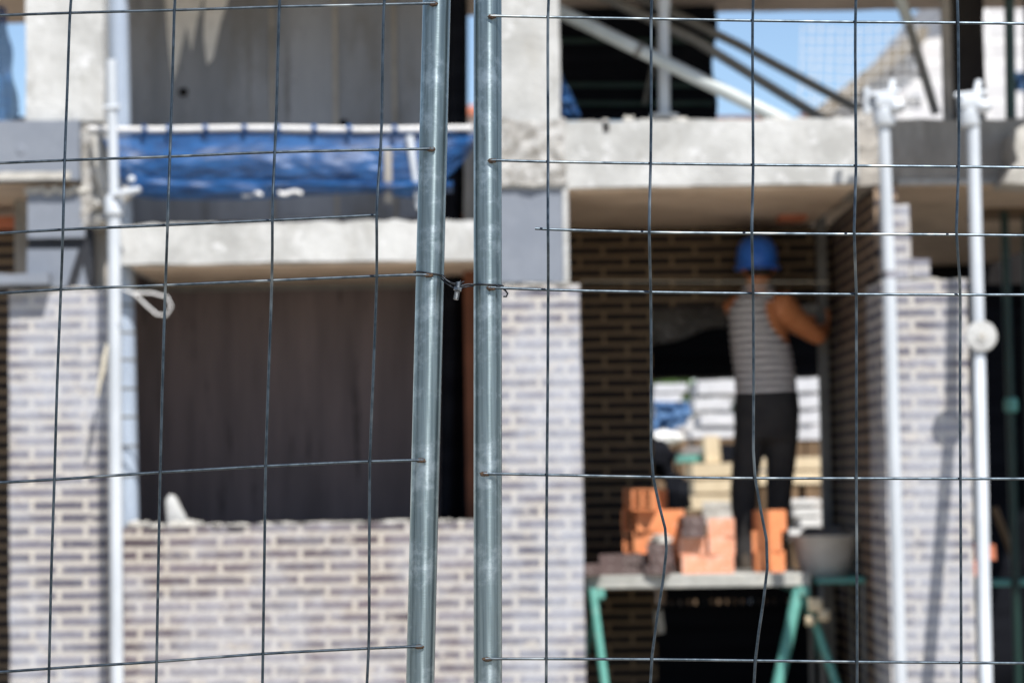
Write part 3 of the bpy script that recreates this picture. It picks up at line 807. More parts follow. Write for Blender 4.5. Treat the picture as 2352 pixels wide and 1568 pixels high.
MB().lathe([(0.006, -0.018), (0.030, -0.017), (0.034, -0.010), (0.060, -0.010), (0.071, -0.004), (0.071, 0.012), (0.03, 0.014)], dc, 32, 'Y').build('disc', M['concrete'], pC)
MB().lathe([(0.004, -0.024), (0.016, -0.022), (0.018, -0.017)], dc, 16, 'Y').build('disc_hub', M['mortar'], pC)

# wall above B: ropes
rp = MB(); rp.tube([P(x, y, 11.0) for x, y in ((283, 664), (310, 676), (335, 700), (360, 722), (382, 724), (394, 704), (384, 682), (350, 673), (305, 672))], 0.0048, 8)
tag(rp.build('wire_loop', M['cord']), 'thin white cable loop hanging off the left prop over the dark opening', 'cable')
rp = MB(); rp.tube([P(x, y, 11.1) for x, y in ((246, 790), (240, 820), (236, 850), (228, 880), (224, 912))], [0.006, 0.011, 0.012, 0.009, 0.005], 8)
tag(rp.build('rope_end', M['rope']), 'frayed yellowish rope end on the right edge of the left pier', 'rope')

# ------------------------------------------------------------------ blue net on its rail
bn = thing('safety_net', 'sagging blue safety net hung from a white rail across the opening', 'net', P(650, 460, 11.35))
def netf(u, v):
    top_y = 303 + 3 * math.sin(u * 14)
    prof = min(1.0, (1 - u) / 0.16) ** 0.55 * (0.90 + 0.10 * math.sin(u * 9))
    sag = 158 * max(0.08, prof)
    x = 232 + (1096 - 232) * u + 62 * v * max(0, 1 - u * 5)
    p = P(x, top_y + sag * v, 11.36)
    n = noise.noise(Vector((u * 9, v * 2.2, 1.3))) + 0.35 * noise.noise(Vector((u * 24, v * 9, 5.1)))
    p.y += 0.028 * n * (0.3 + v) - 0.13 * math.sin(math.pi * v * 0.8) * (0.75 + 0.25 * math.sin(u * 5))
    p.z += 0.006 * n
    return p
MB().sheet(netf, 130, 40, uvscale=(1.8, 0.5)).build('net', M['bluenet'], bn, smooth=180)
def netg(u, v):
    x = 300 + (1040 - 300) * u
    p = P(x, 400 + (52 + 8 * math.sin(u * 6)) * v + 22 * u * (1 - v) - 30 * max(0, u - .8), 11.28)
    n = noise.noise(Vector((u * 10, v * 3.0, 8.3)))
    p.y += 0.028 * n - 0.05 * math.sin(math.pi * v); p.z += 0.006 * n
    return p
MB().sheet(netg, 90, 16, uvscale=(1.5, 0.2)).build('net_fold', M['bluenet'], bn, smooth=180)
MB().tube([P(205 + 80 * i, 296 + 2 * math.sin(i), 11.33) for i in range(12)], 0.0135, 12).build('rail', M['cord'], bn)
random.seed(31)
for x in (330, 386, 470, 560, 636, 720, 800, 905):
    MB().tube([P(x, 290, 11.30), P(x + 3, 298, 11.28), P(x, 310, 11.30)], 0.012, 8).build('net_tie', M['bluenet'], bn)
MB().box(*B(883, 340, 900, 466, 11.28)[:2], 11.28, 11.29, *B(883, 340, 900, 466, 11.28)[2:]).build('strap', M['concrete_grey'], bn, smooth=0)
MB().tube([P(940, 312, 11.3), P(964, 480, 11.3)], 0.018, 12).build('stay', M['pole'], bn)
for (x0, x1, y) in ((556, 602, 441), (640, 694, 438)):
    MB().sheet(lambda u, v: P(x0 + (x1 - x0) * u, y + 3 * math.sin(u * 7) + 9 * v, 11.235 + .01 * math.sin(u * 5)), 8, 3).build('white_tag', M['cord'], bn, smooth=180, solid=.004)

# blue net by the left edge
def netl(u, v):
    x = -120 + (40 + 16 * v + 120) * u - 0 * v
    x2 = -120 + (5 + 42 * (v ** 0.7) + 120) * u
    p = P(x2, 10 + 275 * v, 11.7)
    n = noise.noise(Vector((u * 9, v * 4, 2.2)))
    p.y += 0.08 * n; p.x += 0.02 * n
    return p
tag(MB().sheet(netl, 40, 30, uvscale=(0.5, 0.7)).build('safety_net', M['bluenet'], smooth=180), 'blue netting bunched against the sky at the upper left corner', 'net')
# little blue net by the middle column
def netm(u, v):
    p = P(1284 + (4 + 46 * v) * u, 165 + 100 * v, 11.55)
    p.y += 0.05 * noise.noise(Vector((u * 5, v * 5, 4)))
    return p
tag(MB().sheet(netm, 14, 14, uvscale=(0.12, 0.25)).build('safety_net', M['bluenet'], smooth=180), 'small blue net scrap at the foot of the middle column', 'net')

# ------------------------------------------------------------------ upper right: braces, cloth, roof props
def brace(label, pts, r, mat, dd):
    t = MB().tube([P(x, y, d) for (x, y), d in zip(pts, dd)], r, 14)
    return tag(t.build('brace', M[mat]), label, 'brace', 'sloping steel braces at the upper right')
b1 = brace('thickest pale brace sloping from the middle column down to the slab', [(1240, 5), (1540, 150), (1810, 282)], 0.033, 'brace', (11.75, 11.75, 11.75))
MB().tube([P(1462, 112, 11.75), P(1474, 118, 11.75)], 0.037, 14).build('sleeve', M['brace_dark'], b1)
brace('duller brace of the upper pair, higher of the two at the right', [(1440, -20), (1700, 105), (2010, 272)], 0.024, 'brace_dark', (12.6, 12.6, 12.6))
brace('duller brace of the upper pair, lower of the two at the right', [(1320, -40), (1600, 95), (1900, 280)], 0.026, 'brace_dark', (12.4, 12.4, 12.4))
t = thing('steel_prop', 'short pale prop standing on the slab before the black cloth', 'prop', P(1526, 268, 11.9))
MB().tube([P(1523, -140, 11.9), P(1526, 268, 11.9)], 0.028, 18).build('inner_tube', M['pole'], t)
MB().tube([P(1527, -140, 11.9) + Vector((0.0, 0, 0)), P(1524, 20, 11.9)], 0.034, 18).build('outer_tube', M['pole'], t)
MB().lathe([(0.034, 0), (0.07, 0.0), (0.07, 0.01), (0.034, 0.012)], P(1526, 268, 11.9), 16).build('base_plate', M['pole'], t)
t = thing('steel_prop', 'thin slanting steel strut between sky and pale house at the upper right', 'prop', P(2160, 268, 12.3))
MB().tube([P(2055, -40, 12.3), P(2087, 55, 12.3)], 0.03, 14).build('inner_tube', M['brace'], t)
MB().tube([P(2086, 52, 12.3), P(2150, 262, 12.3)], 0.024, 14).build('outer_tube', M['brace_dark'], t)

ct = thing('debris_cloth', 'black debris cloth screen hanging on the upper floor', 'cloth', P(1465, 270, 13.0))
def clothf(u, v):
    p = P(1250 + 392 * u + 6 * math.sin(v * 9) * u, 10 + 268 * v, 13.2)
    p.y += 0.03 * noise.noise(Vector((u * 8, v * 2, 3.0)))
    return p
MB().sheet(clothf, 50, 24).build('cloth', M['black_cloth_shade'], ct, smooth=180, solid=0.006)
for y in (88, 190, 232):
    MB().sheet(lambda u, v: P(1252 + 385 * u, y + 12 * v, 13.14 - 0.01 * math.sin(u * 20)), 30, 2).build('seam_band', M['dkgreen'], ct, smooth=180, solid=0.004)
MB().tube([P(1525, 40, 13.1), P(1480, 240, 13.1)], 0.012, 10).build('tie_rod', M['brace_dark'], ct)

# gable house beyond
GD = 24.0
gh = thing('gable_house', 'pale brick house with sloping brown verge against the sky at the upper right', 'house', (P(2050, 300, GD).x, GD, 0))
MB().prism([(P(1850, 300, GD).x, 0), (P(1850, 300, GD).x, P(1850, 282, GD).z), (P(2112, 92, GD).x, P(2112, 92, GD).z), (P(2352, 92, GD).x, P(2112, 60, GD).z), (P(2352, 92, GD).x, 0)], GD, GD + 6).build('wall', M['brick_pale'], gh, smooth=0)
MB().prism(Q([(1842, 284), (1862, 262), (2112, 64), (2130, 72), (2122, 96), (1870, 292)], GD - 0.12), GD - 0.25, GD - 0.01).build('verge', M['verge'], gh, smooth=0)
for (x0, y0, x1, y1) in ((1985, 205, 2062, 275), (2082, 130, 2120, 165), (2085, 215, 2118, 232)):
    a, b, z0, z1 = B(x0, y0, x1, y1, GD)
    f = MB().box(a, b, GD - 0.05, GD - 0.005, z0, z1).build('window', M['block'], gh, smooth=0)
    MB().box(a + .06, b - .06, GD - 0.062, GD - 0.052, z0 + .06, z1 - .06).build('pane', M['glass'], f, smooth=0)
# pale net between
nn = MB()
for i in range(13):
    nn.tube([P(1842 + i * 22, 62 - 10 * math.sin(i), 16.0), P(1836 + i * 22 + 6 * math.sin(i * 2), 250, 16.0)], 0.0032, 6)
for j in range(9):
    nn.tube([P(1840, 66 + j * 23 + 5 * math.sin(j), 16.0), P(1980, 70 + j * 23, 16.02), P(2110, 62 + j * 23 + 6 * math.sin(j * 3), 16.0)], 0.0032, 6)
tag(nn.build('wide_mesh_net', M['cord']), 'wide pale mesh net faint against the blue sky at the right', 'net')

# white building at upper right corner
WB = 26.0
wb = thing('white_building', 'white building with rows of windows behind the green poles at the upper right corner', 'building', (P(2420, 300, WB).x, WB, 0))
a, b = P(2236, 0, WB).x, P(2760, 0, WB).x
MB().box(a, b, WB, WB + 7, 0, P(2300, -120, WB).z).build('wall', M['brick_pale'], wb, smooth=0)
for yy in (70, 130, 215):
    for xx in (2282, 2344, 2406, 2470):
        c0, c1, z0, z1 = B(xx, yy, xx + 34, yy + 34, WB)
        f = MB().box(c0, c1, WB - 0.05, WB - 0.005, z0, z1).build('window', M['block'], wb, smooth=0)
        MB().box(c0 + .03, c1 - .03, WB - 0.07, WB - 0.052, z0 + .03, z1 - .03).build('pane', M['glass'], f, smooth=0)
for yy in (108, 176, 262):
    c0, c1, z0, z1 = B(2236, yy, 2760, yy + 10, WB)
    MB().box(c0, c1, WB - 0.10, WB - 0.002, z0, z1).build('string_course', M['brace_dark'], wb, smooth=0)
tag(MB().sheet(lambda u, v: P(2328 + 36 * u + 3 * math.sin(v * 5), 166 + 44 * v, 20.0 + .1 * math.sin(u * 7)), 10, 10).build('blue_sheet', M['bluetarp'], solid=0.02), 'blue sheet between the green poles at the right edge', 'sheet')

# distant roofs
def far_roof(label, x0, x1, yt, yb, d):
    a, b = P(x0, yb, d).x, P(x1, yb, d).x; z0, z1 = P(x0, yb, d).z, P(x0, yt, d).z
    t = thing('tiled_house', label, 'house', ((a + b) / 2, d, 0), 'distant tiled houses')
    MB().box(a + .2, b - .2, d + 0.5, d + 6, 0, z0).build('wall', M['block'], t, smooth=0)
    m = MB()
    ins = (b - a) * 0.18
    v = [m.bm.verts.new(p) for p in ((a, d, z0), (b, d, z0), (b, d + 7, z0), (a, d + 7, z0), (a + ins, d + 3.5, z1), (b - ins, d + 3.5, z1))]
    for q in ((0, 1, 5, 4), (1, 2, 5), (2, 3, 4, 5), (3, 0, 4), (0, 3, 2, 1)): m.bm.faces.new([v[i] for i in q])
    m.build('roof', M['tile'], t, smooth=0)
far_roof('distant orange tiled roof left of the braces, just past the black cloth', 1610, 1790, 232, 268, 60.0)
far_roof('distant orange tiled roof under the foot of the pale house', 1838, 1985, 240, 262, 66.0)
far_roof('sliver of orange tiled roof between the two fence posts', 1020, 1120, 195, 262, 62.0)

# dark green scaffold poles at the right
def gpole(label, pts, r, d):
    o = MB().tube([P(x, y, d) for x, y in pts], r, 14).build('green_pole', M['dkgreen'])
    return tag(o, label, 'pole', 'dark green scaffold poles')
gp = gpole('thick dark green pole before the white building at the top right', [(2316, -150), (2322, 272)], 0.026, 12.0)
gpole('dark green pole at the very right edge of the upper floor', [(2358, -150), (2362, 272)], 0.02, 12.4)
g2 = thing('green_pole', 'long dark green prop in the dark bay at the right edge', 'pole', (P(2318, 1500, 13.4).x, 13.4, 0), 'dark green scaffold poles')
MB().tube([P(2306, 480, 13.4), P(2322, 980, 13.4), (P(2340, 1600, 13.4).x, 13.4, 0)], 0.024, 14).build('pole', M['dkgreen'], g2)
MB().lathe([(0.03, -.04), (0.04, -.03), (0.04, .03), (0.03, .04)], P(2322, 930, 13.4), 14).build('collar', M['teal'], g2)
gpole('second dark green prop under the shutter beam at the right edge', [(2356, 480), (2372, 1300), (2380, 1800)], 0.024, 13.6)
sbm = MB(); a, b, z0, z1 = B(2262, 448, 2700, 478, 13.3)
sbm.box(a, b, 13.25, 13.9, z0, z1)
tag(sbm.build('shutter_beam', M['timber_old'], bevel=0.006), 'brown timber shutter beam carried by the green props at the right edge', 'beam')

# white broken render at right edge
wr = MB()
wr.prism(Q([(2330, 300), (2356, 286), (2420, 290), (2420, 430), (2300, 424), (2318, 390), (2334, 372), (2324, 340)], 11.9), 11.85, 12.16)
tag(wr.build('broken_render', M['mortar'], bevel=0.01), 'broken white render patch on the shaded slab at the right edge', 'render')

# deep right bay
a = P(2232, 1000, 17).x
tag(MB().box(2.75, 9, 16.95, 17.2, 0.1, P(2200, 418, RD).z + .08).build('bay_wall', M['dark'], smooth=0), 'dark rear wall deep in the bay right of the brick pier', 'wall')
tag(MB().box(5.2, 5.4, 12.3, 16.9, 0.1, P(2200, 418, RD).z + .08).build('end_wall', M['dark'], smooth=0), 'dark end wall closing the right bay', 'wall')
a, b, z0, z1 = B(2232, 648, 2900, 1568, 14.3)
tag(MB().sheet(lambda u, v: Vector((2.40 + 2.75 * u, 14.3 + .05 * math.sin(u * 40) , .1 + (z1 - .1) * v)), 60, 8).build('bay_shade_sheet', M['black_cloth_shade'], solid=.01, smooth=180), 'added black sheet darkening the lower part of the dark right bay', 'shade sheet')  # added sheet standing in for the deep shade of the bay
pk = MB(); pk.tube([P(2284, 1165, 13.5), P(2336, 1300, 13.5)], 0.02, 4)
tag(pk.build('timber_batten', M['timber_old'], smooth=0), 'leaning brown batten right of the rightmost prop', 'batten')
for (px, py, dd, rr, mt, lab) in ((2262, 1268, 11.75, .045, 'tile', 'orange clay brick lump behind the rightmost prop, upper one'), (2244, 1302, 11.7, .045, 'tile', 'red clay brick lump behind the rightmost prop, lower one'), (2205, 1160, 11.45, .05, 'concrete_rough', 'grey rubble lump sticking out of the right edge of the right pier')):
    c = P(px, py, dd); m = MB(); m.rough(c.x - rr, c.x + rr, dd - .05, dd + .07, c.z - rr * .8, c.z + rr * .8, .02, .009)
    tag(m.build('brick_lump', M[mt], smooth=0), lab, 'brick')
tag(MB().box(*B(2272, 1330, 2500, 1342, 13.5)[:2], 13.4, 13.7, *B(2272, 1330, 2500, 1342, 13.5)[2:]).build('trestle_board', M['teal'], bevel=.004), 'greenish trestle board in the dark bay at the right edge', 'board')

# ------------------------------------------------------------------ room behind the doorway
a, b = P(1120, 1000, BW).x, P(1925, 1000, BW).x
o0, o1 = P(1500, 1000, BW).x, P(1893, 1000, BW).x
zt, zbm = P(1700, 702, BW).z, P(1700, 1388, BW).z
bw = thing('back_wall', 'dark brown brick wall at the back of the doorway room with a bright window opening', 'wall', ((a + b) / 2, BW, 0.1))
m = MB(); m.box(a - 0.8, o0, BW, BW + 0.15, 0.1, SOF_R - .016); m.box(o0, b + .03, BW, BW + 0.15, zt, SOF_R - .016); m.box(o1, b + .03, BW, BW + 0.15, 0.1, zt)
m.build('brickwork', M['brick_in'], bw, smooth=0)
m = MB(); m.box(o0, o1, BW + 0.0, BW + 0.12, 0.1, zbm); m.build('black_infill', M['black_cloth_shade'], bw, smooth=0)
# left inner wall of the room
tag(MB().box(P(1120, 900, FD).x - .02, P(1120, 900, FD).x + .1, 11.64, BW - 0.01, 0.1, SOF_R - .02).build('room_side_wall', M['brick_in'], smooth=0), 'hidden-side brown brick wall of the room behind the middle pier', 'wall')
# door-frame post by the reveal
fp = MB(); a, b, _, z1 = B(1884, 500, 1906, 1500, 12.95)
fp.box(a, b, 12.9, 12.98, 0.1, z1)
tag(fp.build('frame_post', M['brace_dark'], bevel=.003), 'thin grey upright frame post at the worker right hand by the reveal', 'post')
st = MB(); st.tube([P(1335, 646, 12.4), P(1905, 648, 12.4)], 0.0035, 6)
tag(st.build('string_line', M['rope']), 'mason string line stretched level across the doorway room', 'string')
m = MB(); p = P(1822, 490, 12.5); m.rough(p.x - .07, p.x + .07, 12.5, 12.7, p.z - .03, p.z + .06, .03, .006)
tag(m.build('clay_fragment', M['tile'], smooth=0), 'red clay fragment stuck to the ceiling above the worker', 'brick')

# ------------------------------------------------------------------ trestle platform
TZ = P(1600, 1318, 12.0).z
pf = thing('trestle_platform', 'steel plank platform on teal trestles in the doorway, loaded with bricks', 'platform', (P(1610, 1318, 12.4).x, 12.4, 0.1))
xa, xb = P(1346, 1318, 12.0).x, P(1862, 1318, 12.0).x
for i in range(3):
    y0 = 12.02 + i * 0.33
    m = MB(); m.box(xa + 0.01 * i, xb - 0.012 * i, y0, y0 + 0.32, TZ - 0.03, TZ - 0.002)
    m.box(xa + 0.01 * i, xb - 0.012 * i, y0, y0 + 0.03, TZ - 0.065, TZ - 0.032)
    m.build('plank', M['deck'], pf, bevel=0.003)
m = MB()
zz = P(1600, 1386, 12.0).z
for xm in (1374, 1838):
    x = P(xm, 1340, 12.2).x
    MB().box(x - 0.025, x + 0.025, 12.0, 12.98, TZ - 0.115, TZ - 0.068).build('trestle_head', M['teal'], pf, bevel=0.004)
def leg(a, b, r, d, dd):
    p = P(*a, d); q = P(*b, d); q.y = dd
    e = p + (q - p) * ((p.z - 0.1) / (p.z - q.z))
    MB().tube([p, p.lerp(e, .5), e], r, 12).build('trestle_leg', M['teal'], pf)
leg((1360, 1352), (1387, 1568), 0.022, 12.0, 11.9)
leg((1378, 1352), (1330, 1568), 0.02, 12.9, 13.0)
leg((1834, 1352), (1782, 1568), 0.030, 12.05, 11.95)
leg((1846, 1352), (1916, 1568), 0.022, 12.06, 11.96)
leg((1830, 1352), (1786, 1568), 0.020, 12.92, 13.0)
leg((1842, 1352), (1906, 1568), 0.020, 12.92, 13.0)
# low platform for the tub
x0, x1 = P(1868, 1340, 12.2).x, P(1992, 1340, 12.2).x
lp = thing('side_stand', 'small teal-topped stand under the mortar tub', 'stand', ((x0 + x1) / 2, 12.3, .1))
ZS = P(1930, 1326, 12.1).z
MB().box(x0, x1, 12.1, 12.6, ZS - 0.03, ZS).build('stand_top', M['teal'], lp, bevel=.004)
for xx in (x0 + .03, x1 - .03):
    for yy in (12.13, 12.57):
        MB().tube([(xx, yy, .1), (xx, yy, ZS - .03)], .016, 10).build('stand_leg', M['brace_dark'], lp)

# bricks on the platform
def hollow(L, W, H, mat, label, grp):
    t = thing('hollow_brick', label, 'brick', (0, 0, -50), grp)
    m = MB(); t['_w'] = (0, 0, 0); th = 0.010
    for i in range(4):
        z = i * (H - th) / 3
        m.box(-L / 2, L / 2, -W / 2, W / 2, z, z + th)
    for j in range(3):
        y = -W / 2 + j * (W - th) / 2
        for i in range(3):
            z = i * (H - th) / 3 + th; z2 = (i + 1) * (H - th) / 3
            m.box(-L / 2, L / 2, y, y + th, z, z2)
    m.build('brick_body', M[mat], t, smooth=0)
    return t
def solidb(L, W, H, mat, label, grp):
    t = thing('clinker_brick', label, 'brick', (0, 0, -50), grp); t['_w'] = (0, 0, 0)
    m = MB(); m.rough(-L / 2, L / 2, -W / 2, W / 2, 0, H, 0.03, 0.0025)
    m.build('brick_body', M[mat], t, smooth=30)
    return t
GB = 'bricks stacked on the platform'
ho = hollow(0.24, 0.115, 0.105, 'orange', 'x', GB); hs = hollow(0.145, 0.115, 0.105, 'orange', 'x', GB); hp = hollow(0.132, 0.115, 0.09, 'pinkclay', 'x', GB); hd = solidb(0.235, 0.112, 0.05, 'darkclay', 'x', GB)
first = {}
def put(src, px, py, d, rz, label, tilt=0):
    p = P(px, py, d)
    if src.name not in first:
        first[src.name] = 1; o = src; o.location = p; o.rotation_euler = (tilt, 0, rz); o['label'] = label
        return o
    return copy_thing(src, p, label=label, rot=(tilt, 0, rz))
H1 = 0.106 * F / 12.25
base_y = lambda d: 1100 + (CAM.z - TZ) * F / d + 0.0
def by(x, d):      # image row of the platform top at this depth (roll included)
    lo, hi = 1200, 1450
    for _ in range(30):
        mid = (lo + hi) / 2
        if P(x, mid, d).z > TZ: lo = mid
        else: hi = mid
    return hi
PXM = lambda d: F / d
# tall orange pile at left
d = 12.3; h = 0.106 * PXM(d)
spec = [(1522, 0, 0.05, 'orange hollow brick at the bottom of the tall left pile'),
        (1512, 1, -0.12, 'orange hollow brick second from below in the tall left pile'),
        (1514, 2, 0.10, 'orange hollow brick third from below in the tall left pile'),
        (1492, 3, 1.2, 'topmost orange hollow brick of the tall left pile')]
for (x, i, rz, lab) in spec:
    put(ho, x, by(x, d) - i * h, d, rz, lab)
for (x, i, rz, lab) in ((1468, 0, 1.45, 'turned orange brick at the foot of the tall pile on its left side'), (1458, 1, 1.52, 'turned orange brick resting second on the left side of the pile'),
                        (1461, 2, 1.4, 'turned orange brick third up on the left side of the pile'), (1460, 3, 1.5, 'turned orange brick at the top left of the tall pile')):
    put(ho, x, by(x, 12.42) - i * h, 12.42, rz, lab)
# dusty pink stack in the middle
d = 12.16; h = 0.091 * PXM(d)
for (x, i, rz, lab) in ((1594, 0, .06, 'dusty pink hollow brick bottom left of the middle stack'), (1656, 0, -.08, 'dusty pink hollow brick bottom right of the middle stack'),
                        (1591, 1, -.07, 'dusty pink hollow brick second up left in the middle stack'), (1654, 1, .1, 'dusty pink hollow brick second up right in the middle stack'),
                        (1656, 2, -.05, 'dusty pink brick on the top right of the middle stack')):
    put(hp, x, by(x, d) - i * h, d, rz, lab)
# right small orange stack
d = 12.2; h = 0.106 * PXM(d)
for (x, i, rz, lab) in ((1766, 0, .07, 'orange hollow brick at the bottom of the small stack by the worker boots'), (1762, 1, -.09, 'orange hollow brick in the middle of the small stack by the worker boots'),
                        (1768, 2, .12, 'orange hollow brick on top of the small stack by the worker boots')):
    o = put(hs, x, by(x, d) - i * h * 0.96, d, rz, lab)
# dark bricks
d = 12.1; h = 0.051 * PXM(d)
for (x, i, rz, lab) in ((1428, 0, 0.05, 'dark clinker brick lying lowest at the left of the platform'), (1432, 1, -0.06, 'dark clinker brick lying on another at the left of the platform'),
                        (1518, 0, 1.3, 'dark clinker brick standing out before the orange pile, lowest'), (1520, 1, 1.5, 'dark clinker brick second up before the orange pile'),
                        (1516, 2, 1.42, 'dark clinker brick third up before the orange pile'), (1360, 0, 1.4, 'dark clinker brick at the left end of the platform')):
    put(hd, x, by(x, d) - i * h, d, rz, lab)
d = 12.13
put(hd, 1592, by(1592, d) - 2 * 0.091 * PXM(d), d + .04, 1.5, 'dark brick lying on top left of the pink middle stack')
put(hd, 1590, by(1590, d) - (2 * 0.091 + .052) * PXM(d), d + .04, 1.62, 'topmost dark brick on the left of the pink middle stack')
p = P(1518, by(1518, 12.08) - 3 * 0.051 * PXM(12.1), 12.06)
m = MB(); m.ball(p + Vector((0, 0, .02)), .055, .05, .03, 14, .5, 9)
tag(m.build('mortar_lump', M['mortar'], smooth=0), 'white mortar lump on the dark bricks before the orange pile', 'mortar')
p = P(1648, by(1648, 12.1) - 2.95 * 0.091 * PXM(12.16), 12.14)
m = MB(); m.rough(p.x - .075, p.x + .07, p.y - .04, p.y + .05, p.z - .02, p.z + .085, .02, .016)
tag(m.build('mortar_lump', M['mortar'], smooth=0), 'white mortar lump capping the pink middle stack', 'mortar')

# mortar tub
px = 1896; d = 12.32
tb = P(px, 1324, d)
tub = thing('mortar_tub', 'round grey mortar-crusted rubber tub standing right of the bricks', 'tub', tb)
prof = [(0.105, 0.0), (0.125, 0.02), (0.148, 0.10), (0.163, 0.19), (0.172, 0.20), (0.172, 0.212), (0.156, 0.21), (0.142, 0.17)]
MB().lathe(prof, tb, 32).build('tub_body', M['rubber'], tub)
MB().ball(tb + Vector((0.01, 0, 0.175)), 0.135, 0.135, 0.085, 24, 0.35, 7).build('mortar_heap', M['wetmortar'], tub)
for s in (-1, 1):
    MB().tube([tb + Vector((s * .16, -.05, .19)), tb + Vector((s * .195, -.03, .22)), tb + Vector((s * .195, .03, .22)), tb + Vector((s * .16, .05, .19))], .010, 8).build('handle', M['rubber'], tub)
# trowel in the lit spot at trestle head
m = MB()
for (x_, y_, r_) in ((1872, 1388, .034), (1892, 1412, .028), (1860, 1424, .022)):
    c = P(x_, y_, 11.97); m.rough(c.x - r_, c.x + r_, 11.95, 12.0, c.z - r_, c.z + r_, .02, .006)
tag(m.build('rag_bundle', M['creamblock'], smooth=180), 'small cream rag bundle hung on the right trestle', 'rag')
# loose pale debris below the platform
bt = MB(); c = P(1518, 1440, 12.6)
bt.rough(c.x - .03, c.x + .012, 12.58, 12.62, c.z - .03, c.z + .09, .02, .012)
tag(bt.build('torn_sack', M['mortar'], smooth=180), 'scrap of torn pale sack hanging under the platform', 'sack')
ho_ = MB()
zr = P(1600, 1376, 12.95).z
xs = [P(x, 1376, 12.98).x for x in range(1530, 1900, 18)]
for i, x in enumerate(xs[:-1]):
    ho_.box(x, x + 0.024 + 0.005 * (i % 3), 12.985, 13.05, zr - 0.035, zr - 0.005)
ho_.box(xs[0], xs[-1], 12.985, 13.05, zr - 0.003, zr + 0.10)
tag(ho_.build('perforated_rail', M['black_cloth_shade'], smooth=0), 'black perforated rail with lit gaps under the platform', 'rail')

# ------------------------------------------------------------------ the worker
D0 = 12.62
def J(x, y, dd=0.0): return P(x, y, D0 + dd)
foot = J(1745, 1306); foot.z = TZ
pe = thing('person', 'worker from behind in striped sleeveless top, dark jeans and blue hard hat', 'person', foot)
def ell(c, rx, ry, n=20, tw=0.0, ax=None):
    out = []
    for k in range(n):
        a = 2 * math.pi * k / n
        x = rx * math.cos(a); y = ry * math.sin(a)
        out.append(Vector((c[0] + x * math.cos(tw) - y * math.sin(tw), c[1] + x * math.sin(tw) + y * math.cos(tw), c[2])))
    return out
SC_ = F / D0
def wpx(w_): return w_ / SC_
# torso rows: image row, left edge, right edge, depth radius
rows = [(1000, 1690, 1832, .125), (950, 1688, 1834, .130), (905, 1692, 1828, .118), (860, 1690, 1824, .110), (800, 1682, 1818, .118),
        (750, 1674, 1808, .125), (715, 1668, 1800, .125), (688, 1672, 1792, .112), (672, 1692, 1778, .085), (660, 1710, 1764, .065)]
def torso(grow=0.0, r0=0, r1=None, tw=-0.25):
    rings = []
    for (y, xl, xr, ry) in rows[r0:r1]:
        c = J((xl + xr) / 2, y); rings.append(ell(c, wpx(xr - xl) / 2 + grow, ry + grow, 28, 0))
    return rings
body = MB()
body.loft(torso(-0.008))
# neck and head (face turned away and a little right)
body.loft([ell(J(1738, 676), .058, .060), ell(J(1738, 655, .01), .054, .058), ell(J(1739, 630, .02), .056, .062)])
hc = J(1742, 604, .03)
rings = []
for (h_, rx, ry, oy) in ((-.125, .035, .04, .05), (-.105, .056, .066, .03), (-.07, .068, .085, .012), (-.02, .074, .095, .0), (.03, .077, .098, -.005), (.08, .066, .085, -.004), (.11, .038, .05, 0)):
    rings.append(ell(hc + Vector((0.0, oy, h_)), rx, ry))
body.loft(rings)
# nose, chin, ears (turned)
body.ball(hc + Vector((0.015, .103, -.03)), .015, .022, .022, 10)
for s in (-1, 1): body.ball(hc + Vector((s * .078, .0, -.025)), .010, .022, .033, 10)
body.ball(hc + Vector((0.0, .082, -.075)), .026, .014, .010, 10)
# right arm: shoulder, elbow, wrist
def limb(pts, rs, mb=None): (mb or body).tube(pts, rs, 16)
sh = J(1782, 704, .0); el = J(1878, 772, .09); wr_ = J(1897, 752, .30)
limb([sh + Vector((-.03, 0, 0.012)), sh + Vector((.02, -.01, 0)), sh.lerp(el, .22), sh.lerp(el, .42), sh.lerp(el, .7), el, el + Vector((.004, .03, .01))],
     [.060, .090, .090, .072, .058, .046, .042])
limb([el + Vector((0, -.005, -.005)), el.lerp(wr_, .25), el.lerp(wr_, .6), wr_], [.040, .044, .035, .026])
shl = J(1690, 702, .03); ell_ = J(1706, 775, .21); wl = J(1826, 730, .36)
limb([shl + Vector((.03, 0, .01)), shl + Vector((-.006, .01, -.005)), shl.lerp(ell_, .4), ell_], [.055, .062, .050, .040])
limb([ell_, ell_.lerp(wl, .3), wl], [.039, .041, .026])
def hand(wr0, fdir, side, curl):
    fdir = fdir.normalized(); side = side.normalized(); nrm = fdir.cross(side)
    palm = [wr0, wr0 + fdir * .04, wr0 + fdir * .085]
    body.loft([[wr0 + fdir * t + side * (wd * math.cos(a)) + nrm * (.014 * math.sin(a)) for a in [2 * math.pi * k / 14 for k in range(14)]] for t, wd in ((-.01, .026), (.02, .034), (.06, .041), (.09, .039))])
    for i, (off, ln) in enumerate(((-.030, .068), (-.010, .078), (.010, .073), (.029, .056))):
        q = wr0 + fdir * .085 + side * off
        a1, a2, a3 = curl, curl * 2.0, curl * 2.8
        p1 = q + (fdir * math.cos(a1) + nrm * math.sin(a1)) * ln * .45
        p2 = p1 + (fdir * math.cos(a2) + nrm * math.sin(a2)) * ln * .32
        p3 = p2 + (fdir * math.cos(a3) + nrm * math.sin(a3)) * ln * .25
        body.tube([q - fdir * .012, q, p1, p2, p3], [.009, .0095, .0088, .008, .006], 10)
    q = wr0 + fdir * .03 - side * .034
    body.tube([q, q - side * .022 + fdir * .028 + nrm * .012, q - side * .020 + fdir * .055 + nrm * .024], [.012, .010, .008], 10)
hand(wr_, Vector((.05, .35, .93)), Vector((-.3, .9, -.3)), 0.55)
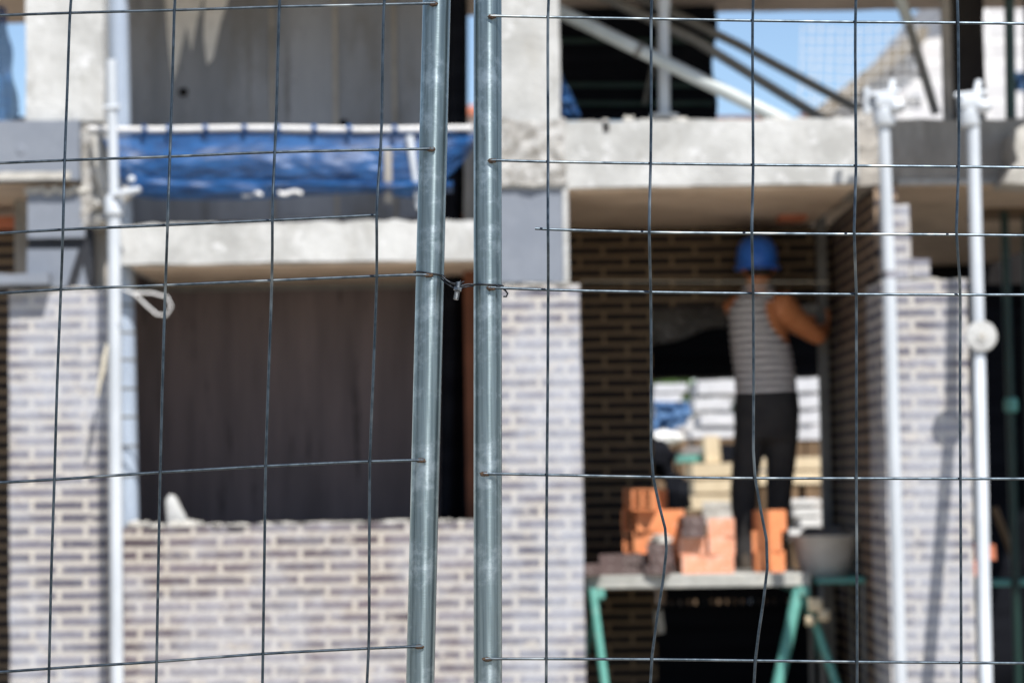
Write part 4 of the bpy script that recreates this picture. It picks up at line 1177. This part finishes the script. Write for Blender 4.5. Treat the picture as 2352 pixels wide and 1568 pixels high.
hand(wl, Vector((.75, .45, .35)), Vector((.2, -.5, .8)), 0.6)
# legs (under the trousers)
def leg_rows(lst, grow):
    return [ell(J((a + b) / 2, y, dd), wpx(b - a) / 2 + grow, ry + grow, 20) for (y, a, b, ry, dd) in lst]
LL = [(940, 1690, 1762, .105, 0), (1000, 1688, 1757, .100, 0), (1060, 1684, 1748, .088, 0), (1120, 1680, 1738, .075, -.01), (1180, 1680, 1734, .070, 0), (1240, 1684, 1732, .062, .02), (1292, 1688, 1730, .058, .02)]
RL = [(940, 1758, 1834, .105, 0), (1000, 1760, 1832, .100, .02), (1060, 1762, 1826, .088, .04), (1120, 1762, 1818, .075, .06), (1180, 1762, 1814, .070, .08), (1240, 1762, 1808, .062, .10), (1290, 1764, 1806, .058, .12)]
body.loft(leg_rows(LL, -.010)); body.loft(leg_rows(RL, -.010))
body.build('body', M['skin'], pe, smooth=180, remesh=0.0055, smoothit=4)
# top
tt = MB()
TR = [(950, 1687, 1835, .132), (905, 1691, 1829, .120), (860, 1689, 1825, .112), (800, 1681, 1814, .120), (770, 1678, 1798, .124), (745, 1676, 1784, .128), (715, 1674, 1774, .128), (690, 1682, 1772, .116), (676, 1694, 1770, .092)]
tt.loft([ell(J((a_ + b_) / 2, y_), wpx(b_ - a_) / 2 + .006, ry_ + .006, 28) for (y_, a_, b_, ry_) in TR])
for (x0, x1) in ((1700, 1716), (1756, 1776)):
    tt.tube([J((x0 + x1) / 2, 690, -.085), J((x0 + x1) / 2 + 4, 668, -.05), J((x0 + x1) / 2 + 6, 664, .0), J((x0 + x1) / 2, 690, .09)], .022, 10)
tt.build('tank_top', M['stripe'], pe, smooth=180, remesh=0.009, smoothit=3)
MB().tube([J(1738, 660, .0) + Vector((.064 * math.cos(a), .066 * math.sin(a), .006 * math.sin(a))) for a in [2 * math.pi * k / 24 for k in range(24)]], .008, 8, True).build('collar', M['cord'], pe)
# trousers
tr = MB()
tr.loft([ell(J((xl + xr) / 2, y), wpx(xr - xl) / 2 + g_, ry + g_, 28) for (y, xl, xr, ry, g_) in ((1010, 1692, 1830, .115, .0), (985, 1690, 1832, .128, .004), (950, 1688, 1834, .132, .008), (912, 1691, 1830, .122, .010), (898, 1692, 1828, .118, .010))])
tr.loft(leg_rows(LL, .006)); tr.loft(leg_rows(RL, .006))
tr.build('trousers', M['jeans'], pe, smooth=180, remesh=0.011, smoothit=3)
# boots
for lst in (LL, RL):
    y, a_, b_, ry, dd = lst[-1]
    c = J((a_ + b_) / 2, y, dd); c.z = TZ
    m = MB()
    m.loft([[c + Vector((rx * math.cos(t_), oy + ry_ * math.sin(t_), h_)) for t_ in [2 * math.pi * k / 18 for k in range(18)]] for (h_, rx, ry_, oy) in ((0.0, .050, .140, .055), (.025, .052, .142, .055), (.055, .048, .120, .045), (.085, .046, .080, .015), (.13, .050, .062, 0))])
    m.build('boot', M['boot'], pe, smooth=60)
# hair and hard hat
hm = MB(); rings = []
for (h_, rx, ry, oy) in ((-.075, .060, .062, -.022), (-.03, .079, .088, -.014), (.02, .082, .098, -.010), (.05, .080, .098, -.006)):
    rings.append(ell(hc + Vector((0, oy - .008, h_)), rx, ry))
hm.loft(rings); hm.build('hair', M['hair'], pe)
ht = MB()
hh = hc + Vector((-.008, -.004, -.012))
prof = [(1.10, -.022, 0), (1.12, -.012, 0), (1.0, .0, 0), (1.0, .04, 0), (.95, .085, 0), (.82, .118, 0), (.60, .140, 0), (.30, .151, 0), (.05, .153, 0)]
ht.loft([[hh + Vector((.108 * s * math.cos(a), (.128 * s + (.03 if (h_ < 0 and math.sin(a) > .3) else 0)) * math.sin(a), h_)) for a in [2 * math.pi * k / 28 for k in range(28)]] for s, h_, _ in prof])
hat = ht.build('hard_hat', M['hat'], pe, smooth=50)
MB().tube([hh + Vector((0, .128 * math.cos(t_) * .98, .02 + .134 * math.sin(t_))) for t_ in [math.pi * k / 14 for k in range(1, 14)]], .010, 8).build('ridge', M['hat'], hat)
# trowel held in the left hand
tw = thing('trowel', 'small mortar-covered trowel held up before the worker beside the reveal', 'trowel', wl + Vector((.06, .05, .03)))
g0 = J(1838, 722, .37)
MB().tube([g0 + Vector((-.05, .03, -.02)), g0 + Vector((.05, -.03, .03))], .012, 10).build('handle', M['timber'], tw)
MB().prism([(g0.x + .03, g0.z + .02), (g0.x + .085, g0.z - .02), (g0.x + .15, g0.z + .03), (g0.x + .10, g0.z + .07)], g0.y - .03, g0.y - .024).build('blade', M['steelbolt'], tw, smooth=0)
MB().ball(J(1858, 710, .33), .05, .02, .028, 12, .5, 9).build('mortar', M['mortar'], tw)

# ------------------------------------------------------------------ yard seen through the back opening
tp_ = MB()
def tarp(u, v):
    p = P(1480 + 190 * u, 700 + (92 - 40 * u * (1 - .3 * math.sin(u * 6))) * v, 13.42)
    n = noise.noise(Vector((u * 6, v * 3, 9.0)))
    p.y += .07 * n + .12 * v; return p
tp_.sheet(tarp, 40, 18)
tag(tp_.build('tarpaulin', M['sack_grey'], solid=.006, smooth=180), 'crumpled grey tarpaulin under the lintel of the back opening', 'tarpaulin')
a, b, z0, z1 = B(1380, 690, 2010, 862, 13.75)
tag(MB().rough(a, b, 13.75, 14.2, z0, z1, .1, .006).build('canopy_beam', M['black_cloth_shade'], smooth=0), 'black shaded beam across the back opening above the yard', 'beam')  # shade of the underside put into the black colour

def block_stack(label, x0, x1, rowsy, d, mat, grp, gapm='timber_old'):
    a, b = P(x0, 950, d).x, P(x1, 950, d).x
    t = thing('block_stack', label, 'stack', ((a + b) / 2, d, 0), grp)
    random.seed(int(x0 + d))
    a00, b00 = a, b
    for (y0, y1) in rowsy:
        a = a00 + random.uniform(0, .10); b = b00 - random.uniform(0, .10)
        z0, z1 = P((x0 + x1) / 2, y1, d).z, P((x0 + x1) / 2, y0, d).z
        j = random.uniform(-.03, .03)
        m = MB(); n = max(1, int((b - a) / .42)); w_ = (b - a) / n
        for i in range(n):
            m.rough(a + j + i * w_ + .006, a + j + (i + 1) * w_ - .006, d + random.uniform(0, .03), d + .9, z0 + .005, z1 - .005, .12, .006)
        m.build('block_layer', M[mat], t, smooth=30)
    z0 = P((x0 + x1) / 2, rowsy[-1][1], d).z
    m = MB()
    for i in range(3):
        m.box(a + (b - a) * i / 3 + .02, a + (b - a) * i / 3 + .14, d + .02, d + .85, 0, z0)
    m.build('pallet', M[gapm], t, smooth=0)
    return t
YG = 'stacks of material in the yard'
block_stack('pale grey block stack left of the worker in the yard', 1582, 1702, [(872, 905), (912, 942), (949, 978), (986, 1006)], 21.0, 'block', YG)
block_stack('pale grey block stack right of the worker in the yard', 1800, 1930, [(868, 900), (908, 938), (946, 974), (982, 1010)], 21.6, 'block', YG)
block_stack('cream block stack low in the yard left of the worker', 1560, 1712, [(1062, 1096), (1100, 1132), (1136, 1170)], 19.2, 'creamblock', YG)
block_stack('cream block stack low in the yard behind and right of the worker', 1732, 1912, [(1048, 1078), (1082, 1112)], 19.6, 'creamblock', YG)
block_stack('small pale stack under blue sheet at the left side of the back opening', 1490, 1584, [(880, 900), (903, 926), (930, 990)], 22.5, 'block', YG)
def sack(label, px, py, d, rx, ry, rz, mat='sack'):
    m = MB(); m.ball(P(px, py, d), rx, ry, rz, 24, .45, 8)
    return tag(m.build('sack', M[mat], smooth=180), label, 'sack', 'sacks lying in the yard')
block_stack('low white stack of sacks at the right foot of the back opening', 1802, 1918, [(1146, 1160), (1164, 1186), (1188, 1210), (1213, 1240)], 18.9, 'sack', YG)
sack('white sack under the blue tarpaulin at the left', 1526, 1006, 20.0, .17, .12, .055)
sack('grey sheet bundle among the yard stacks', 1610, 1045, 20.2, .22, .15, .07, 'sack_grey')
sack('black rubbish bag behind the tall orange pile', 1512, 1056, 16.0, .11, .12, .14, 'black_cloth_shade')
sack('black rubbish bag lower beside the orange pile', 1556, 1142, 15.6, .08, .12, .15, 'black_cloth_shade')
tag(MB().sheet(lambda u, v: P(1496 + 84 * u + 8 * math.sin(v * 4), 922 + (66 + 10 * math.sin(u * 5)) * v, 20.4 + .15 * noise.noise(Vector((u * 5, v * 5, 1))) - .2 * v), 24, 24).build('tarpaulin', M['bluetarp'], solid=.01, smooth=180), 'blue tarpaulin over the stack at the left side of the back opening', 'tarpaulin')
a, b, z0, z1 = B(1652, 1020, 1694, 1061, 19.5)
tag(MB().rough(a, b, 19.3, 19.7, z0, z1, .1, .006).build('dark_crate', M['black_cloth_shade'], smooth=0), 'black crate on the cream blocks left of the worker', 'crate')
c = P(1582, 1040, 19.6); m = MB(); m.rough(c.x - .1, c.x + .12, 19.4, 19.8, c.z - .075, c.z - .02, .05, .012)
tag(m.build('green_bundle', M['teal'], smooth=0), 'flat green bundle on the cream blocks behind the orange pile', 'bundle')
c = P(1634, 1030, 19.4); m = MB(); m.rough(c.x - .06, c.x + .06, 19.3, 19.6, c.z - .11, c.z + .10, .05, .01)
tag(m.build('cream_block', M['creamblock'], smooth=0), 'single cream block standing upright on the cream stack', 'block')
# far white boundary wall
a, b = P(1300, 900, 32).x, P(2150, 900, 32).x
tag(MB().rough(a, b, 32, 32.4, 0, P(1700, 880, 32).z, .5, .01).build('boundary_wall', M['block'], smooth=30), 'pale boundary wall closing the yard far behind', 'wall')
# shrub above the wall
sh_ = thing('shrub', 'green shrub showing over the yard wall at the left of the back opening', 'shrub', (P(1545, 900, 31).x, 31.0, 0))
MB().tube([(sh_.location.x, 31, 0), (sh_.location.x + .05, 31, 2.2)], [.06, .03], 8).build('trunk', M['bark'], sh_)
m = MB(); random.seed(77)
c = P(1540, 875, 31.0)
for _ in range(900):
    v = Vector((random.gauss(0, .38), random.gauss(0, .25), random.gauss(0, .22)))
    q = c + v; a1 = random.random() * 6.3; t1 = Vector((math.cos(a1), random.uniform(-.5, .5), math.sin(a1))).normalized() * .05
    s1 = t1.cross(Vector((random.random(), 1, random.random()))).normalized() * .025
    m.face([m.bm.verts.new(p_) for p_ in (q - t1, q + s1, q + t1, q - s1)])
m.build('crown', M['leaf'], sh_, smooth=0, recalc=False)

for o in list(bpy.data.objects):
    if '_w' in o: del o['_w']
